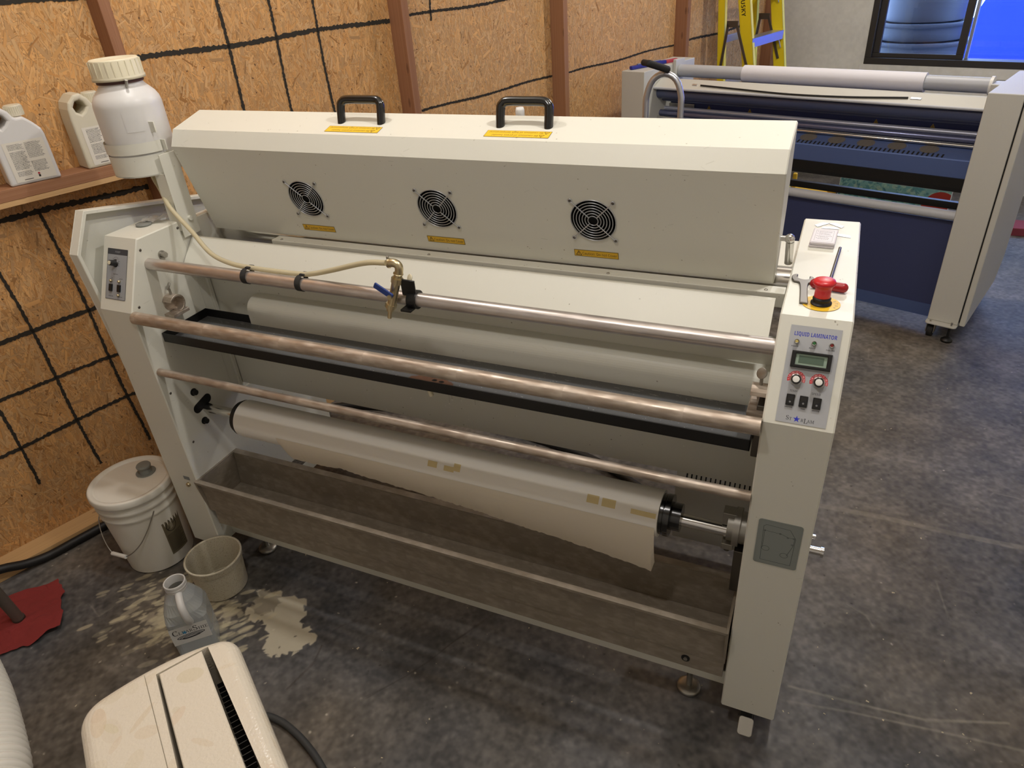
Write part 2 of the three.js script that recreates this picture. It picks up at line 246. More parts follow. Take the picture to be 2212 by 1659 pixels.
// ---------------------------------------------------------------- the room
const A18 = Math.PI / 10, U = V(Math.cos(A18), 0, Math.sin(A18)), Wd = V(Math.sin(A18), 0, -Math.cos(A18));
const DW = -1.3725, SG = 5.25, HT = 3.1, UR = 2.7, SB = -2.6;      // wood wall, window wall, height, right wall, wall behind the camera
{
  // concrete floor with its stains, scuffs and flaking paint
  const FW = 1776, FH = 2048, X0 = -2.2, Z0 = -4.4, kx = FW / 5.2, kz = FH / 6;
  const px = (x) => (x - X0) * kx, py = (z) => FH - (z - Z0) * kz, R = rng(7);
  const c = noiseCanvas(FW, FH, (x, y) => {
    const a = fbm(x / 190, y / 190, 1, 4), b = fbm(x / 40, y / 52, 9, 4), d = fbm(x / 5, y / 5, 17, 2), e = fbm(x / 90, y / 26, 29, 3);
    const k = 90 + (a - 0.5) * 54 + (b - 0.5) * 44 + (d - 0.5) * 44 + (e - 0.5) * 26, wm = (fbm(x / 120, y / 120, 41, 3) - 0.5) * 22;
    return [k * 1.03 + wm, k * 0.985 + wm * 0.4, k * 0.935 - wm * 0.6];
  });
  const g = c.getContext('2d');
  const blot = (pts, fill, rough) => { // an outline with a torn edge
    g.fillStyle = fill; g.beginPath();
    pts.forEach(([x, z], i) => { const [x2, z2] = pts[(i + 1) % pts.length]; for (let k = 0; k < 9; k++) { const t = k / 9, X = px(x + (x2 - x) * t) + (R() - 0.5) * rough, Y = py(z + (z2 - z) * t) + (R() - 0.5) * rough; i + k ? g.lineTo(X, Y) : g.moveTo(X, Y); } });
    g.closePath(); g.fill();
  };
  blot([[-0.584, 0.088], [-0.508, 0.083], [-0.396, 0.081], [-0.356, 0.152], [-0.284, 0.19], [-0.303, 0.24], [-0.335, 0.282], [-0.385, 0.295], [-0.417, 0.245], [-0.475, 0.197], [-0.516, 0.212], [-0.558, 0.185], [-0.566, 0.127]], 'rgba(190,182,160,.92)', 9);
  blot([[-0.58, 0.09], [-0.5, 0.085], [-0.47, 0.13], [-0.5, 0.17], [-0.55, 0.17], [-0.566, 0.127]], 'rgba(128,120,104,.75)', 8);
  blot([[-0.871, 0.316], [-0.816, 0.271], [-0.754, 0.232], [-0.71, 0.265], [-0.79, 0.324], [-0.862, 0.342]], 'rgba(180,170,146,.55)', 10);
  blot([[-0.644, 0.201], [-0.6, 0.175], [-0.572, 0.194], [-0.589, 0.239], [-0.617, 0.24]], 'rgba(186,176,150,.6)', 8);
  blot([[-0.84, 0.362], [-0.768, 0.316], [-0.732, 0.331], [-0.803, 0.377]], 'rgba(180,170,140,.5)', 8);
  for (let i = 0; i < 300; i++) { const x = -0.75 + (R() + R() - 1) * 0.34, z = 0.27 + (R() + R() - 1) * 0.2, w = 1 + R() * 5; g.fillStyle = `rgba(190,180,150,${(0.25 + R() * 0.5).toFixed(2)})`; g.save(); g.translate(px(x), py(z)); g.rotate(0.7 + R() * 0.5); g.beginPath(); g.ellipse(0, 0, w * 1.8, w * 0.6, 0, 0, 7); g.fill(); g.restore(); }
  for (let i = 0; i < 1500; i++) { g.fillStyle = R() < 0.6 ? `rgba(205,198,180,${(0.2 + R() * 0.6).toFixed(2)})` : 'rgba(30,26,22,.6)'; g.beginPath(); g.ellipse(px(X0 + R() * 5.2), py(Z0 + R() * 6), 0.5 + R() * 1.3, 0.5 + R() * 0.9, R() * 3, 0, 7); g.fill(); }
  const line = (pts, col, w) => { g.strokeStyle = col; g.lineWidth = w; g.lineJoin = 'round'; for (let k = 0; k < 3; k++) { g.beginPath(); pts.forEach(([x, z], i) => { const X = px(x) + (R() - 0.5) * 3, Y = py(z) + (R() - 0.5) * 3; i ? g.lineTo(X, Y) : g.moveTo(X, Y); }); g.stroke(); } };
  line([[1.06, -0.93], [1.27, -0.94], [1.48, -0.93], [1.69, -0.93], [2.0, -0.92]], 'rgba(160,152,132,.12)', 8);
  line([[1.05, -0.15], [1.22, -0.16], [1.38, -0.17], [1.57, -0.24]], 'rgba(180,172,150,.16)', 2);
  line([[1.05, -0.1], [1.2, -0.13], [1.4, -0.15], [1.6, -0.17]], 'rgba(180,172,150,.12)', 2);
  line([[-0.02, 0.3], [0.05, 0.2], [0.09, 0.13], [0.12, 0.05], [0.2, -0.1]], 'rgba(34,28,22,.3)', 0.9);
  line([[-0.25, 0.36], [-0.23, 0.26], [-0.25, 0.2]], 'rgba(34,28,22,.3)', 0.9);
  for (let i = 0; i < 70; i++) { const x = X0 + R() * 5.2, z = Z0 + R() * 6, a = R() * 6.3; line([[x, z], [x + Math.cos(a) * 0.06 * R(), z + Math.sin(a) * 0.1 * R()], [x + Math.cos(a) * 0.2 * R(), z + Math.sin(a) * 0.2 * R()]], `rgba(${R() < 0.5 ? '190,182,165' : '40,35,30'},.12)`, 1.2); }
  const t = texture(c); t.wrapS = t.wrapT = THREE.MirroredRepeatWrapping;
  const bump = texture(noiseCanvas(512, 512, (x, y) => { const k = 255 * (0.6 * fbm(x / 4, y / 4, 55, 3, 128) + 0.4 * fbm(x / 32, y / 32, 58, 3, 16)); return [k, k, k]; }), false, 3, 3.4, true);
  M.floor = S({ map: t, bumpMap: bump, bumpScale: 0.0018, roughness: 0.62 });
  const f = structure('floor', 'dark stained concrete floor with flaking paint');
  const b = box(-1.75, UR + 0.2, -0.15, 0, -SG - 0.3, -SB + 0.2, 0).applyMatrix4(new THREE.Matrix4().makeRotationY(-A18));
  const p = b.attributes.position, uv = b.attributes.uv; for (let i = 0; i < p.count; i++) uv.setXY(i, (p.getX(i) - X0) / 5.2, (p.getZ(i) - Z0) / 6);
  part(f, 'slab', b, M.floor);
}
{
  // wood framed wall: local x along the wall away from the camera, z out of the wall
  const w = structure('wall_left', 'oriented strand board wall with open studs and black spray paint lines', [U.x * DW, 0, U.z * DW], Math.PI / 2 - A18);
  part(w, 'wall_core', box(SB - 0.2, SG + 0.2, 0, HT, -0.14, -0.012, 0), M.ceiling);
  const edges = [SB, -1.1, 0.138, 1.33, 2.41, 3.69, 4.2, 4.52, SG];
  for (let i = 0; i + 1 < edges.length; i++) {
    const g = box(edges[i] + 0.0015, edges[i + 1] - 0.0015, 0.0, HT - 0.002, -0.012, 0, 0), uv = g.attributes.uv; for (let k = 0; k < uv.count; k++) uv.setXY(k, uv.getX(k) + i * 0.37, uv.getY(k) + i * 0.23);
    part(w, 'strand_board_panel', g, M.osb[i >= 3 ? 1 : 0]);
  }
  for (const [a, b, m] of [[-1.12, -1.084, M.stud], [0.123, 0.157, M.stud], [1.311, 1.348, M.stud], [2.391, 2.427, M.stud2], [3.668, 3.708, M.stud], [5.0, 5.07, M.stud]]) part(w, 'stud', box(a, b, 0.038, HT - 0.04, 0, 0.089, 0.002), m);
  part(w, 'bottom_plate', put(box(0, 0.089, SB, SG, 0, 0.038, 0.002), V(0, 0, 0), EZ, EX, EY), M.pine);
  part(w, 'blocking', put(box(0, 0.089, -1.084, 0.123, 0, 0.036, 0.002), V(0, 1.203, 0), EZ, EX, EY), M.stud2);
  part(w, 'blocking_cleat', put(box(0.07, 0.089, -1.084, 0.123, 0, 0.016, 0.001), V(0, 1.187, 0), EZ, EX, EY), M.pine);
  const R = rng(77);
  const spray = (s0, y0, s1, y1, wd) => {
    const L = Math.hypot(s1 - s0, y1 - y0), n = Math.ceil(L / 0.006), dx = (s1 - s0) / L, dy = (y1 - y0) / L, pos = [], off = [0, 0];
    const row = (i) => { const t = i / n * L, wob = 0.004 * Math.sin(t * 9 + s0 * 5) , e = [wd / 2 * (0.45 + 0.6 * R()), wd / 2 * (0.45 + 0.6 * R())]; const cx = s0 + dx * t - dy * wob, cy = y0 + dy * t + dx * wob; return [[cx - dy * e[0], cy + dx * e[0]], [cx + dy * e[1], cy - dx * e[1]]]; };
    let a = row(0); for (let i = 1; i <= n; i++) { const b = row(i); for (const q of [a[0], a[1], b[1], a[0], b[1], b[0]]) pos.push(q[0], q[1], 0.0008); a = b; }
    const g = new THREE.BufferGeometry(); g.setAttribute('position', new THREE.Float32BufferAttribute(pos, 3)); g.computeVertexNormals();
    part(w, 'paint_line', uvm(g), M.spray);
  };
  for (const l of [[-0.6, 1.716, 0.122, 1.712, 0.017], [0.158, 1.521, 1.31, 1.529, 0.021], [1.375, 1.531, 2.39, 1.546, 0.015], [1.425, 1.136, 2.39, 1.143, 0.014], [2.465, 1.137, 3.667, 1.142, 0.013], [3.72, 1.144, 4.7, 1.146, 0.02],
    [-0.95, 0.771, 0.121, 0.771, 0.019], [-0.95, 0.6, 0.121, 0.572, 0.016], [-1.0, 0.388, -0.03, 0.414, 0.017], [-0.95, 1.139, 0.121, 1.129, 0.022],
    [0.545, 2.1, 0.555, 0.9, 0.016], [0.745, 2.1, 0.758, 0.9, 0.014], [0.934, 2.1, 0.955, 0.9, 0.014], [-0.231, 1.14, -0.193, 0.2, 0.013], [-0.412, 1.135, -0.38, 0.2, 0.013], [-0.6, 1.0, -0.579, 0.235, 0.013], [1.572, 1.9, 1.551, 1.5, 0.014]]) spray(...l);
}
{
  // plastered wall with the window: local x along the wall to the right, z into the room
  const w = structure('wall_back', 'pale grey plastered wall around the dark framed window', [Wd.x * SG, 0, Wd.z * SG], -A18);
  const wu0 = -0.655, wu1 = 1.55, wy0 = 0.83, wy1 = 2.05;
  part(w, 'plaster', slab(shapeOf([[DW - 0.15, 0], [UR + 0.15, 0], [UR + 0.15, HT], [DW - 0.15, HT]], [[[wu0, wy0], [wu0, wy1], [wu1, wy1], [wu1, wy0]]]), 0.14).translate(0, 0, -0.14), M.wall);
  part(w, 'window_apron', box(wu0 - 0.03, wu1 + 0.03, 0.758, wy0, 0, 0.008, 0.002), M.wall);
  const n = structure('window_1', 'dark framed sliding window looking out on grey tubs and a blue tarp', [Wd.x * SG, 0, Wd.z * SG], -A18);
  const fr = (u0, u1, y0, y1, z0, z1) => box(u0, u1, y0, y1, z0, z1, 0.003);
  part(n, 'window_frame', [fr(wu0, wu1, wy0, wy0 + 0.045, -0.1, 0.012), fr(wu0, wu1, wy1 - 0.045, wy1, -0.1, 0.012), fr(wu0, wu0 + 0.045, wy0 + 0.045, wy1 - 0.045, -0.1, 0.012), fr(wu1 - 0.045, wu1, wy0 + 0.045, wy1 - 0.045, -0.1, 0.012)], M.frame);
  part(n, 'sliding_sash', [fr(wu0 + 0.045, -0.004, wy0 + 0.045, wy0 + 0.075, -0.045, -0.02), fr(wu0 + 0.045, -0.004, wy1 - 0.075, wy1 - 0.045, -0.045, -0.02), fr(wu0 + 0.045, wu0 + 0.09, wy0 + 0.075, wy1 - 0.075, -0.045, -0.02), fr(-0.052, -0.004, wy0 + 0.075, wy1 - 0.075, -0.045, -0.02)], M.frame);
  part(n, 'fixed_mullion', [fr(-0.004, 0.018, wy0 + 0.045, wy1 - 0.045, -0.085, -0.06)], M.alu);
  part(n, 'pane', box(wu0 + 0.088, -0.05, wy0 + 0.073, wy1 - 0.073, -0.034, -0.031, 0), M.glass);
  part(n, 'pane', box(0.016, wu1 - 0.043, wy0 + 0.043, wy1 - 0.043, -0.074, -0.071, 0), M.glass);
}
{
  const r = new THREE.Matrix4().makeRotationY(-A18);
  part(structure('ceiling', 'plain painted ceiling'), 'ceiling_board', box(-1.7, UR + 0.2, HT, HT + 0.12, -SG - 0.2, -SB + 0.2, 0).applyMatrix4(r), M.ceiling);
  part(structure('wall_right', 'plain painted wall out of frame to the right'), 'plaster', box(UR, UR + 0.12, 0, HT, -SG - 0.1, -SB + 0.1, 0).applyMatrix4(r), M.wall);
  part(structure('wall_front', 'plain painted wall behind the photographer'), 'plaster', box(-1.5, UR + 0.1, 0, HT, -SB, -SB + 0.12, 0).applyMatrix4(r), M.wall);
}
// a point of the room from (along the window wall, height, along the wood wall)
const room = (u, y, s) => V(U.x * u + Wd.x * s, y, U.z * u + Wd.z * s);
// bulbs on cords
for (const [p, c, cd, label] of LAMPS) {
  const t = thing('pendant_lamp', label, 'lamp', [p[0], p[1], p[2]], 'bare bulbs under the ceiling');
  part(t, 'bulb', ball(p, 0.045, 1, 1.15, 1, 20), M.bulb);
  part(t, 'socket', rod([p[0], p[1] + 0.046, p[2]], [p[0], p[1] + 0.11, p[2]], 0.02), M.white);
  part(t, 'cord', rod([p[0], p[1] + 0.11, p[2]], [p[0], HT, p[2]], 0.004, 8), M.cable);
  const l = new THREE.PointLight(c, cd, 0, 2); l.castShadow = true; l.shadow.radius = 2.2; t.add(l);
}

// ---------------------------------------------------------------- the liquid laminator (x along its rollers, +z its front)
const LI = -0.767, LO = -0.894, RI = 0.894, RO = 1.021;
const lam = thing('liquid_laminator', 'large off-white liquid laminator with raised hood, three fans and steel rollers', 'laminator', [0.0635, 0, -0.28]);
const font = (px, w = '', f = 'sans-serif') => `${w} ${px}px ${f}`;
function label(w, h, k, draw, rough = 0.45) { return S({ map: texture(canvas(Math.round(w * k), Math.round(h * k), (g, W, H) => draw(g, W, H))), roughness: rough }); }
function tri(g, x, y, s, col = '#1a1608') { g.strokeStyle = col; g.lineWidth = s * 0.1; g.lineJoin = 'round'; g.beginPath(); g.moveTo(x, y - s * 0.45); g.lineTo(x + s * 0.5, y + s * 0.4); g.lineTo(x - s * 0.5, y + s * 0.4); g.closePath(); g.stroke(); g.fillStyle = col; g.fillRect(x - s * 0.05, y - s * 0.18, s * 0.1, s * 0.3); g.fillRect(x - s * 0.05, y + s * 0.18, s * 0.1, s * 0.1); }
{
  // towers
  const towerR = part(lam, 'side_tower', prism([[0.028, 0.085], [0.028, 0.96], [-0.08, 1.135], [-0.63, 1.135], [-0.63, 0.085]], RI, RO, 0.003), M.paint);
  const towerL = part(lam, 'side_tower', prism([[0.038, 0.085], [0.038, 0.965], [-0.055, 1.147], [-0.207, 1.147], [-0.207, 0.085]], LO, LI, 0.003), M.paint);
  const wallL = part(lam, 'side_plate', [prism([[-0.2, 0.12], [-0.2, 1.138], [-0.34, 1.138], [-0.62, 1.08], [-0.62, 0.12]], LI - 0.03, LI - 0.002, 0.002), prism([[-0.235, 0.56], [-0.235, 1.1], [-0.247, 1.1], [-0.247, 0.56]], LI - 0.004, LI + 0.006, 0.001), prism([[-0.247, 0.548], [-0.247, 0.556], [-0.6, 0.556], [-0.6, 0.548]], LI - 0.004, LI + 0.005, 0.001)], M.paint);
  // loose outer cover standing off the jar end
  const oc = [[-0.038, 1.221], [0.027, 1.117], [0.012, 0.91], [-0.002, 0.645], [-0.05, 0.43], [-0.6, 0.43], [-0.6, 1.11], [-0.31, 1.169]];
  const inset = (pts, d) => pts.map((p, i) => { const a = pts[(i + pts.length - 1) % pts.length], b = pts[(i + 1) % pts.length]; const n1 = [-(p[1] - a[1]), p[0] - a[0]], n2 = [-(b[1] - p[1]), b[0] - p[0]]; const l1 = Math.hypot(...n1), l2 = Math.hypot(...n2), m = [n1[0] / l1 + n2[0] / l2, n1[1] / l1 + n2[1] / l2], k = 2 * d / (m[0] * m[0] + m[1] * m[1]); const c = [p[0] - m[0] * k, p[1] - m[1] * k]; return c; });
  const oi = inset(oc, -0.011), inside = (pts) => pts.reduce((s, p) => s + p[0], 0) / pts.length;
  const lip = oi[0][1] < oc[0][1] ? oi : inset(oc, 0.011);
  const cov = part(lam, 'side_cover', prism(oc, -0.948, -0.944, 0.0012), M.paint, 'inner face of the loose side cover');
  part(cov, 'cover_flange', prism(oc, -0.9445, -0.914, 0.0015, [lip.map(([z, y]) => [-z, y])]), M.paint);
  for (const y of [1.0, 0.6]) part(cov, 'spacer', rod([-0.944, y, -0.12], [LO, y, -0.12], 0.008), M.zinc);

  // hood, opened up behind the rollers, with three fan openings
  const hp = [[-0.304, 1.096], [-0.234, 1.351], [-0.256, 1.392], [-0.367, 1.421], [-0.39, 1.24], [-0.36, 1.1]], fu = V(0, 0.255, 0.07).normalize(), fn = V(0, -0.07, 0.255).normalize();
  const fans = [-0.338, 0.063, 0.465].map((x) => V(x, 1.219, -0.2702));
  const drills = fans.map((c) => uvm(new THREE.CylinderGeometry(0.0525, 0.0525, 0.09, 48).applyMatrix4(B4(c.clone().addScaledVector(fn, 0.003), EX, fn, fu.clone().negate()))));
  const hood = part(lam, 'hood', cut(prism(hp, -0.738, 0.862, 0.0025), ...drills), M.paint);
  for (const c of fans) {
    const F = (g) => put(g, c, EX, fu, fn);
    part(hood, 'fan_duct', F(uvm(new THREE.CylinderGeometry(0.0518, 0.0518, 0.0385, 40, 1, true).rotateX(Math.PI / 2).translate(0, 0, -0.0195))), M.duct);
    part(hood, 'fan_rotor', [F(uvm(new THREE.CylinderGeometry(0.0522, 0.0522, 0.002, 40).rotateX(Math.PI / 2).translate(0, 0, -0.038))), F(uvm(new THREE.CylinderGeometry(0.018, 0.02, 0.02, 24).rotateX(Math.PI / 2).translate(0, 0, -0.022))), ...[0, 1, 2, 3, 4, 5, 6].map((k) => F(uvm(new THREE.BoxGeometry(0.028, 0.02, 0.0025).rotateX(0.6).translate(0.034, 0, -0.024).rotateZ(k * Math.PI * 2 / 7))))], M.blackMatt);
    const gl = []; for (let k = 0; k < 7; k++) gl.push(F(ring([0, 0, 0.0015], 0.0118 + k * 0.0069, 0.0011, EZ, 48, 6)));
    for (const [sx, sy] of [[1, 1], [1, -1], [-1, 1], [-1, -1]]) gl.push(F(rod([sx * 0.0095, sy * 0.0088, 0.003], [sx * 0.0495, sy * 0.049, 0.003], 0.0013, 8)), F(ring([sx * 0.0495, sy * 0.049, 0.0022], 0.0042, 0.0013, EZ, 16, 6)));
    part(hood, 'fan_guard', gl, M.alu);
    for (const [sx, sy] of [[1, 1], [1, -1], [-1, 1], [-1, -1]]) part(hood, 'screw', F(ball([sx * 0.0495, sy * 0.049, 0.002], 0.0042, 1, 1, 0.6, 10)), M.darkSteel);
  }
  const caution = label(0.108, 0.0185, 4600, (g, W, H) => { g.fillStyle = '#d9ad28'; g.fillRect(0, 0, W, H); g.strokeStyle = '#2a2208'; g.lineWidth = H * 0.05; g.strokeRect(H * 0.04, H * 0.04, W - H * 0.08, H - H * 0.08); tri(g, H * 0.62, H * 0.52, H * 0.72); g.fillStyle = '#1c1708'; g.font = font(H * 0.56); g.textBaseline = 'middle'; g.fillText('Caution: Do not Cover', H * 1.06, H * 0.54, W - H * 1.25); });
  for (const x of [-0.337, 0.063, 0.464]) part(hood, 'caution_sticker', decal(0.108, 0.0185, V(x, 1.1293, -0.2949), EX, fu), caution, 'yellow sticker reading Caution: Do not Cover');
  const tu = V(0, 0.029, -0.111).normalize();
  const hot = label(0.157, 0.03, 4000, (g, W, H) => { g.fillStyle = '#e8bd2d'; g.fillRect(0, 0, W, H); g.strokeStyle = '#7a6218'; g.lineWidth = H * 0.03; g.strokeRect(2, 2, W - 4, H - 4); g.translate(W, H); g.rotate(Math.PI); g.fillStyle = '#4a3a10'; g.textBaseline = 'middle'; g.font = font(H * 0.34); tri(g, W * 0.12, H * 0.27, H * 0.4, '#4a3a10'); tri(g, W * 0.07, H * 0.73, H * 0.4, '#4a3a10'); g.fillText('Be cautious of press hands!', W * 0.17, H * 0.28, W * 0.72); g.fillText('Be cautious of high temperature!', W * 0.12, H * 0.74, W * 0.84); });
  for (const x of [-0.155, 0.286]) part(hood, 'warning_sticker', decal(0.157, 0.029, V(x, 1.399, -0.2826), EX, tu), hot, 'yellow sticker of upside-down warnings');
  for (const x of [-0.153, 0.288]) {
    const h = 0.059, y0 = 1.408, z = -0.317, path = [[x - h, y0 - 0.004, z], [x - h, y0 + 0.036, z - 0.008], [x - h + 0.004, y0 + 0.046, z - 0.011], [x - h + 0.016, y0 + 0.0515, z - 0.013], [x, y0 + 0.052, z - 0.013], [x + h - 0.016, y0 + 0.0515, z - 0.013], [x + h - 0.004, y0 + 0.046, z - 0.011], [x + h, y0 + 0.036, z - 0.008], [x + h, y0 - 0.004, z]];
    part(hood, 'handle', tube(path, 0.0105, 72, 14), M.blackGloss, 'shiny black plastic grab handle');
  }
  part(hood, 'gas_spring', [rod([0.862, 1.19, -0.33], [0.874, 1.19, -0.33], 0.006), ball([0.88, 1.19, -0.33], 0.0105), rod([0.8815, 1.183, -0.332], [0.8835, 1.13, -0.345], 0.0085)], M.chrome, 'chrome ball joint of the gas spring');
  // chrome platen roller under the hood
  part(lam, 'platen_roller', rod([LI, 1.062, -0.385], [RI, 1.062, -0.385], 0.04, 40), M.chrome);
  // lip bar and feed plate in front of the hood
  part(lam, 'lip_bar', [box(-0.49, RI - 0.004, 1.06, 1.094, -0.298, -0.262, 0.002)], M.paint);
  for (const x of [-0.46, 0.02, 0.5, 0.85]) part(lam, 'lip_screw', ball([x, 1.0945, -0.272], 0.004, 1, 0.6, 1, 10), M.zinc);
  part(lam, 'feed_plate', [prism([[-0.2325, 1.088], [-0.231, 1.091], [-0.168, 1.023], [-0.1695, 1.0205]], LI + 0.003, RI - 0.02, 0.0004), prism([[-0.2325, 1.088], [-0.231, 1.091], [-0.245, 1.09], [-0.245, 1.087]], LI + 0.003, RI - 0.02, 0.0004)], M.paint);
  // rounded guide nose and the splashed back panel below
  const nose = [[-0.33, 0.925], [-0.226, 0.925]]; for (let k = 1; k <= 10; k++) { const a = Math.PI / 2 * (1 - k / 10); nose.push([-0.226 + 0.036 * Math.cos(a), 0.889 + 0.036 * Math.sin(a)]); } nose.push([-0.19, 0.8], [-0.23, 0.77], [-0.33, 0.77]);
  part(lam, 'guide_nose', prism(nose, -0.585, RI - 0.003, 0.003), M.paint);
  const bp = box(LI, RI, 0.575, 0.99, -0.262, -0.25, 0); { const p = bp.attributes.position, uv = bp.attributes.uv; for (let i = 0; i < p.count; i++) uv.setXY(i, (p.getX(i) - LI) / (RI - LI), (p.getY(i) - 0.575) / 0.425); }
  part(lam, 'back_panel', bp, M.paintDrip, 'back panel streaked with dried drips');
  part(lam, 'base_rail', box(LI, RI, 0.1, 0.15, -0.1, -0.02), M.paint); part(lam, 'rear_rail', box(LI, RI, 0.1, 0.15, -0.63, -0.58), M.paint); part(lam, 'rear_deck', box(LI, RI, 1.0, 1.08, -0.62, -0.45), M.paint); part(lam, 'cross_rail', box(LI, LI + 0.05, 0.1, 0.15, -0.582, -0.098), M.paint);
  part(lam, 'dusty_rail_top', [box(LI + 0.02, RI - 0.002, 0.15, 0.154, -0.1, -0.0215, 0.0015), box(LI + 0.001, LI + 0.049, 0.15, 0.154, -0.6, -0.1, 0.001)], M.dust, 'rail top grey with settled dust');
  // wiring box with cooling slots
  const vb = part(lam, 'wiring_box', prism([[-0.27, 0.33], [-0.27, 0.515], [-0.305, 0.575], [-0.42, 0.575], [-0.42, 0.33]], 0.688, RI - 0.001, 0.002), M.paint2);
  const vu = V(0, 0.06, -0.035).normalize(); for (let k = 0; k < 14; k++) part(vb, 'vent_slot', put(bx(0.0035, 0.03, 0.001, 0), V(0.715 + k * 0.0122, 0.543, -0.2858), EX, vu), M.blackMatt);
  // steel rollers
  const roller = (y, z, r, m) => part(lam, 'steel_roller', [rod([LI, y, z], [RI, y, z], r, 48)], m);
  roller(1.07, -0.0675, 0.0165, M.steel); roller(0.95, 0.033, 0.0175, M.steelOld); roller(0.769, 0.022, 0.0115, M.steelOld);
  // cradles for the take-up bar on both inner faces
  for (const [x, d, tilt] of [[LI, 1, 0.15], [RI, -1, 0]]) {
    const y = 0.943, z = -0.088, prof = []; for (let k = 0; k <= 14; k++) { const a = Math.PI * (0.15 + 1.35 * k / 14); prof.push([z + 0.027 * Math.cos(a), y + 0.027 * Math.sin(a)]); } for (let k = 14; k >= 0; k--) { const a = Math.PI * (0.15 + 1.35 * k / 14); prof.push([z + 0.021 * Math.cos(a), y + 0.021 * Math.sin(a)]); }
    part(lam, 'bar_cradle', [prism(prof, Math.min(x, x + d * 0.034), Math.max(x, x + d * 0.034), 0.0008), prism([[z - 0.03, y - 0.034], [z - 0.03, y - 0.024], [z + 0.03, y - 0.024], [z + 0.03, y - 0.034]], Math.min(x, x + d * 0.036), Math.max(x, x + d * 0.036), 0.0008), rod([x, y, z], [x + d * 0.004, y, z], 0.022)], M.steelOld);
    part(lam, 'thumb_screw', [rod([x + d * 0.017, y + 0.024, z], [x + d * 0.017, y + 0.044, z], 0.0035, 10), put(lathe([[0.0001, -0.002], [0.011, -0.002], [0.012, 0], [0.011, 0.002], [0.0001, 0.002]], [0, 0, 0], 20), V(x + d * 0.018, y + 0.053, z), V(0.7, 0.7, 0).normalize(), V(-0.5, 0.5, 0.7).normalize())], M.zinc);
  }
  part(lam, 'end_bolt', [rod([LI, 1.08, -0.115], [LI + 0.016, 1.08, -0.115], 0.009, 6), rod([LI, 1.08, -0.115], [LI + 0.004, 1.08, -0.115], 0.012, 20)], M.zinc);
  for (const [y, z] of [[1.115, -0.055], [0.972, 0.01], [1.13, -0.195], [0.69, 0.014], [0.5, 0.0]]) part(lam, 'face_screw', ball([LI, y, z], 0.0042, 0.5, 1, 1, 10), M.darkSteel);
  // slot for the supply shaft and its two bolts
  part(lam, 'shaft_slot', put(slab(rrect(0.075, 0.032, 0.0155), 0.001), V(LI + 0.0006, 0.597, -0.077), V(0, 0.25, -1).normalize(), V(0, 1, 0.25).normalize()), M.blackMatt, 'dark slot through the tower');
  for (const [y, z] of [[0.649, -0.061], [0.54, -0.064]]) part(lam, 'socket_bolt', [rod([LI, y, z], [LI + 0.012, y, z], 0.0085, 20), rod([LI, y, z], [LI + 0.002, y, z], 0.012, 20)], M.black);
  part(lam, 'supply_shaft', [rod([LI - 0.01, 0.575, -0.088], [RI - 0.02, 0.565, -0.085], 0.0155, 32)], M.chrome);
  part(lam, 'shaft_chuck', [rod([0.848, 0.575, -0.095], [0.862, 0.575, -0.095], 0.036, 32), rod([0.862, 0.575, -0.095], [0.876, 0.575, -0.095], 0.046, 32), rod([0.876, 0.575, -0.095], [RI, 0.575, -0.095], 0.038, 32), box(0.835, 0.865, 0.585, 0.62, -0.11, -0.08), box(0.84, 0.866, 0.528, 0.545, -0.1, -0.06)], M.zinc);
  part(lam, 'shaft_drive', [rod([0.852, 0.548, -0.085], [0.852, 0.51, -0.08], 0.007, 12), box(0.87, RI, 0.4, 0.53, -0.12, -0.06, 0.002)], M.darkSteel);
  // long trough at knee height
  const tp = [[0.049, 0.374], [0.049, 0.366], [0.036, 0.362], [0.031, 0.245], [-0.115, 0.245], [-0.127, 0.366], [-0.142, 0.37], [-0.142, 0.374], [-0.122, 0.372], [-0.111, 0.251], [0.027, 0.251], [0.032, 0.372]];
  const tr = part(lam, 'drain_trough', [prism(tp, LI + 0.004, RI - 0.008, 0.0006), prism([[0.049, 0.374], [0.031, 0.245], [-0.115, 0.245], [-0.142, 0.374]], LI - 0.002, LI + 0.006, 0.0005), prism([[0.049, 0.374], [0.031, 0.245], [-0.115, 0.245], [-0.142, 0.374]], RI - 0.01, RI - 0.004, 0.0005), box(LI + 0.02, RI - 0.006, 0.19, 0.245, -0.04, 0.029, 0.001)], M.trough);
  part(tr, 'trough_lining', [box(LI + 0.008, RI - 0.011, 0.2515, 0.2525, -0.11, 0.026, 0), put(bx(RI - LI - 0.02, 0.118, 0.001, 0), V(0.0635, 0.312, -0.1153), EX, V(0, 0.12, -0.012).normalize()), put(bx(RI - LI - 0.02, 0.118, 0.001, 0), V(0.0635, 0.312, 0.0284), EX, V(0, 0.12, 0.005).normalize()), box(LI + 0.0065, LI + 0.0075, 0.252, 0.368, -0.12, 0.03, 0), box(RI - 0.0115, RI - 0.0105, 0.252, 0.368, -0.12, 0.03, 0)], M.trough, 'inside of the trough');
  part(tr, 'drain_screw', [rod([0.797, 0.222, 0.026], [0.797, 0.222, 0.0315], 0.0105, 24)], M.black); part(tr, 'screw', rod([0.797, 0.222, 0.03], [0.797, 0.222, 0.034], 0.005, 16), M.zinc);
  part(tr, 'drain_valve', [rod([-0.67, 0.245, -0.04], [-0.67, 0.195, -0.04], 0.012, 16), rod([-0.67, 0.19, -0.04], [-0.61, 0.185, -0.04], 0.01, 16)], M.brass); part(tr, 'valve_lever', put(bx(0.07, 0.006, 0.014, 0.002), V(-0.705, 0.2, -0.035), V(1, -0.12, 0).normalize(), V(0.12, 1, 0).normalize()), M.lever, 'blue valve lever');
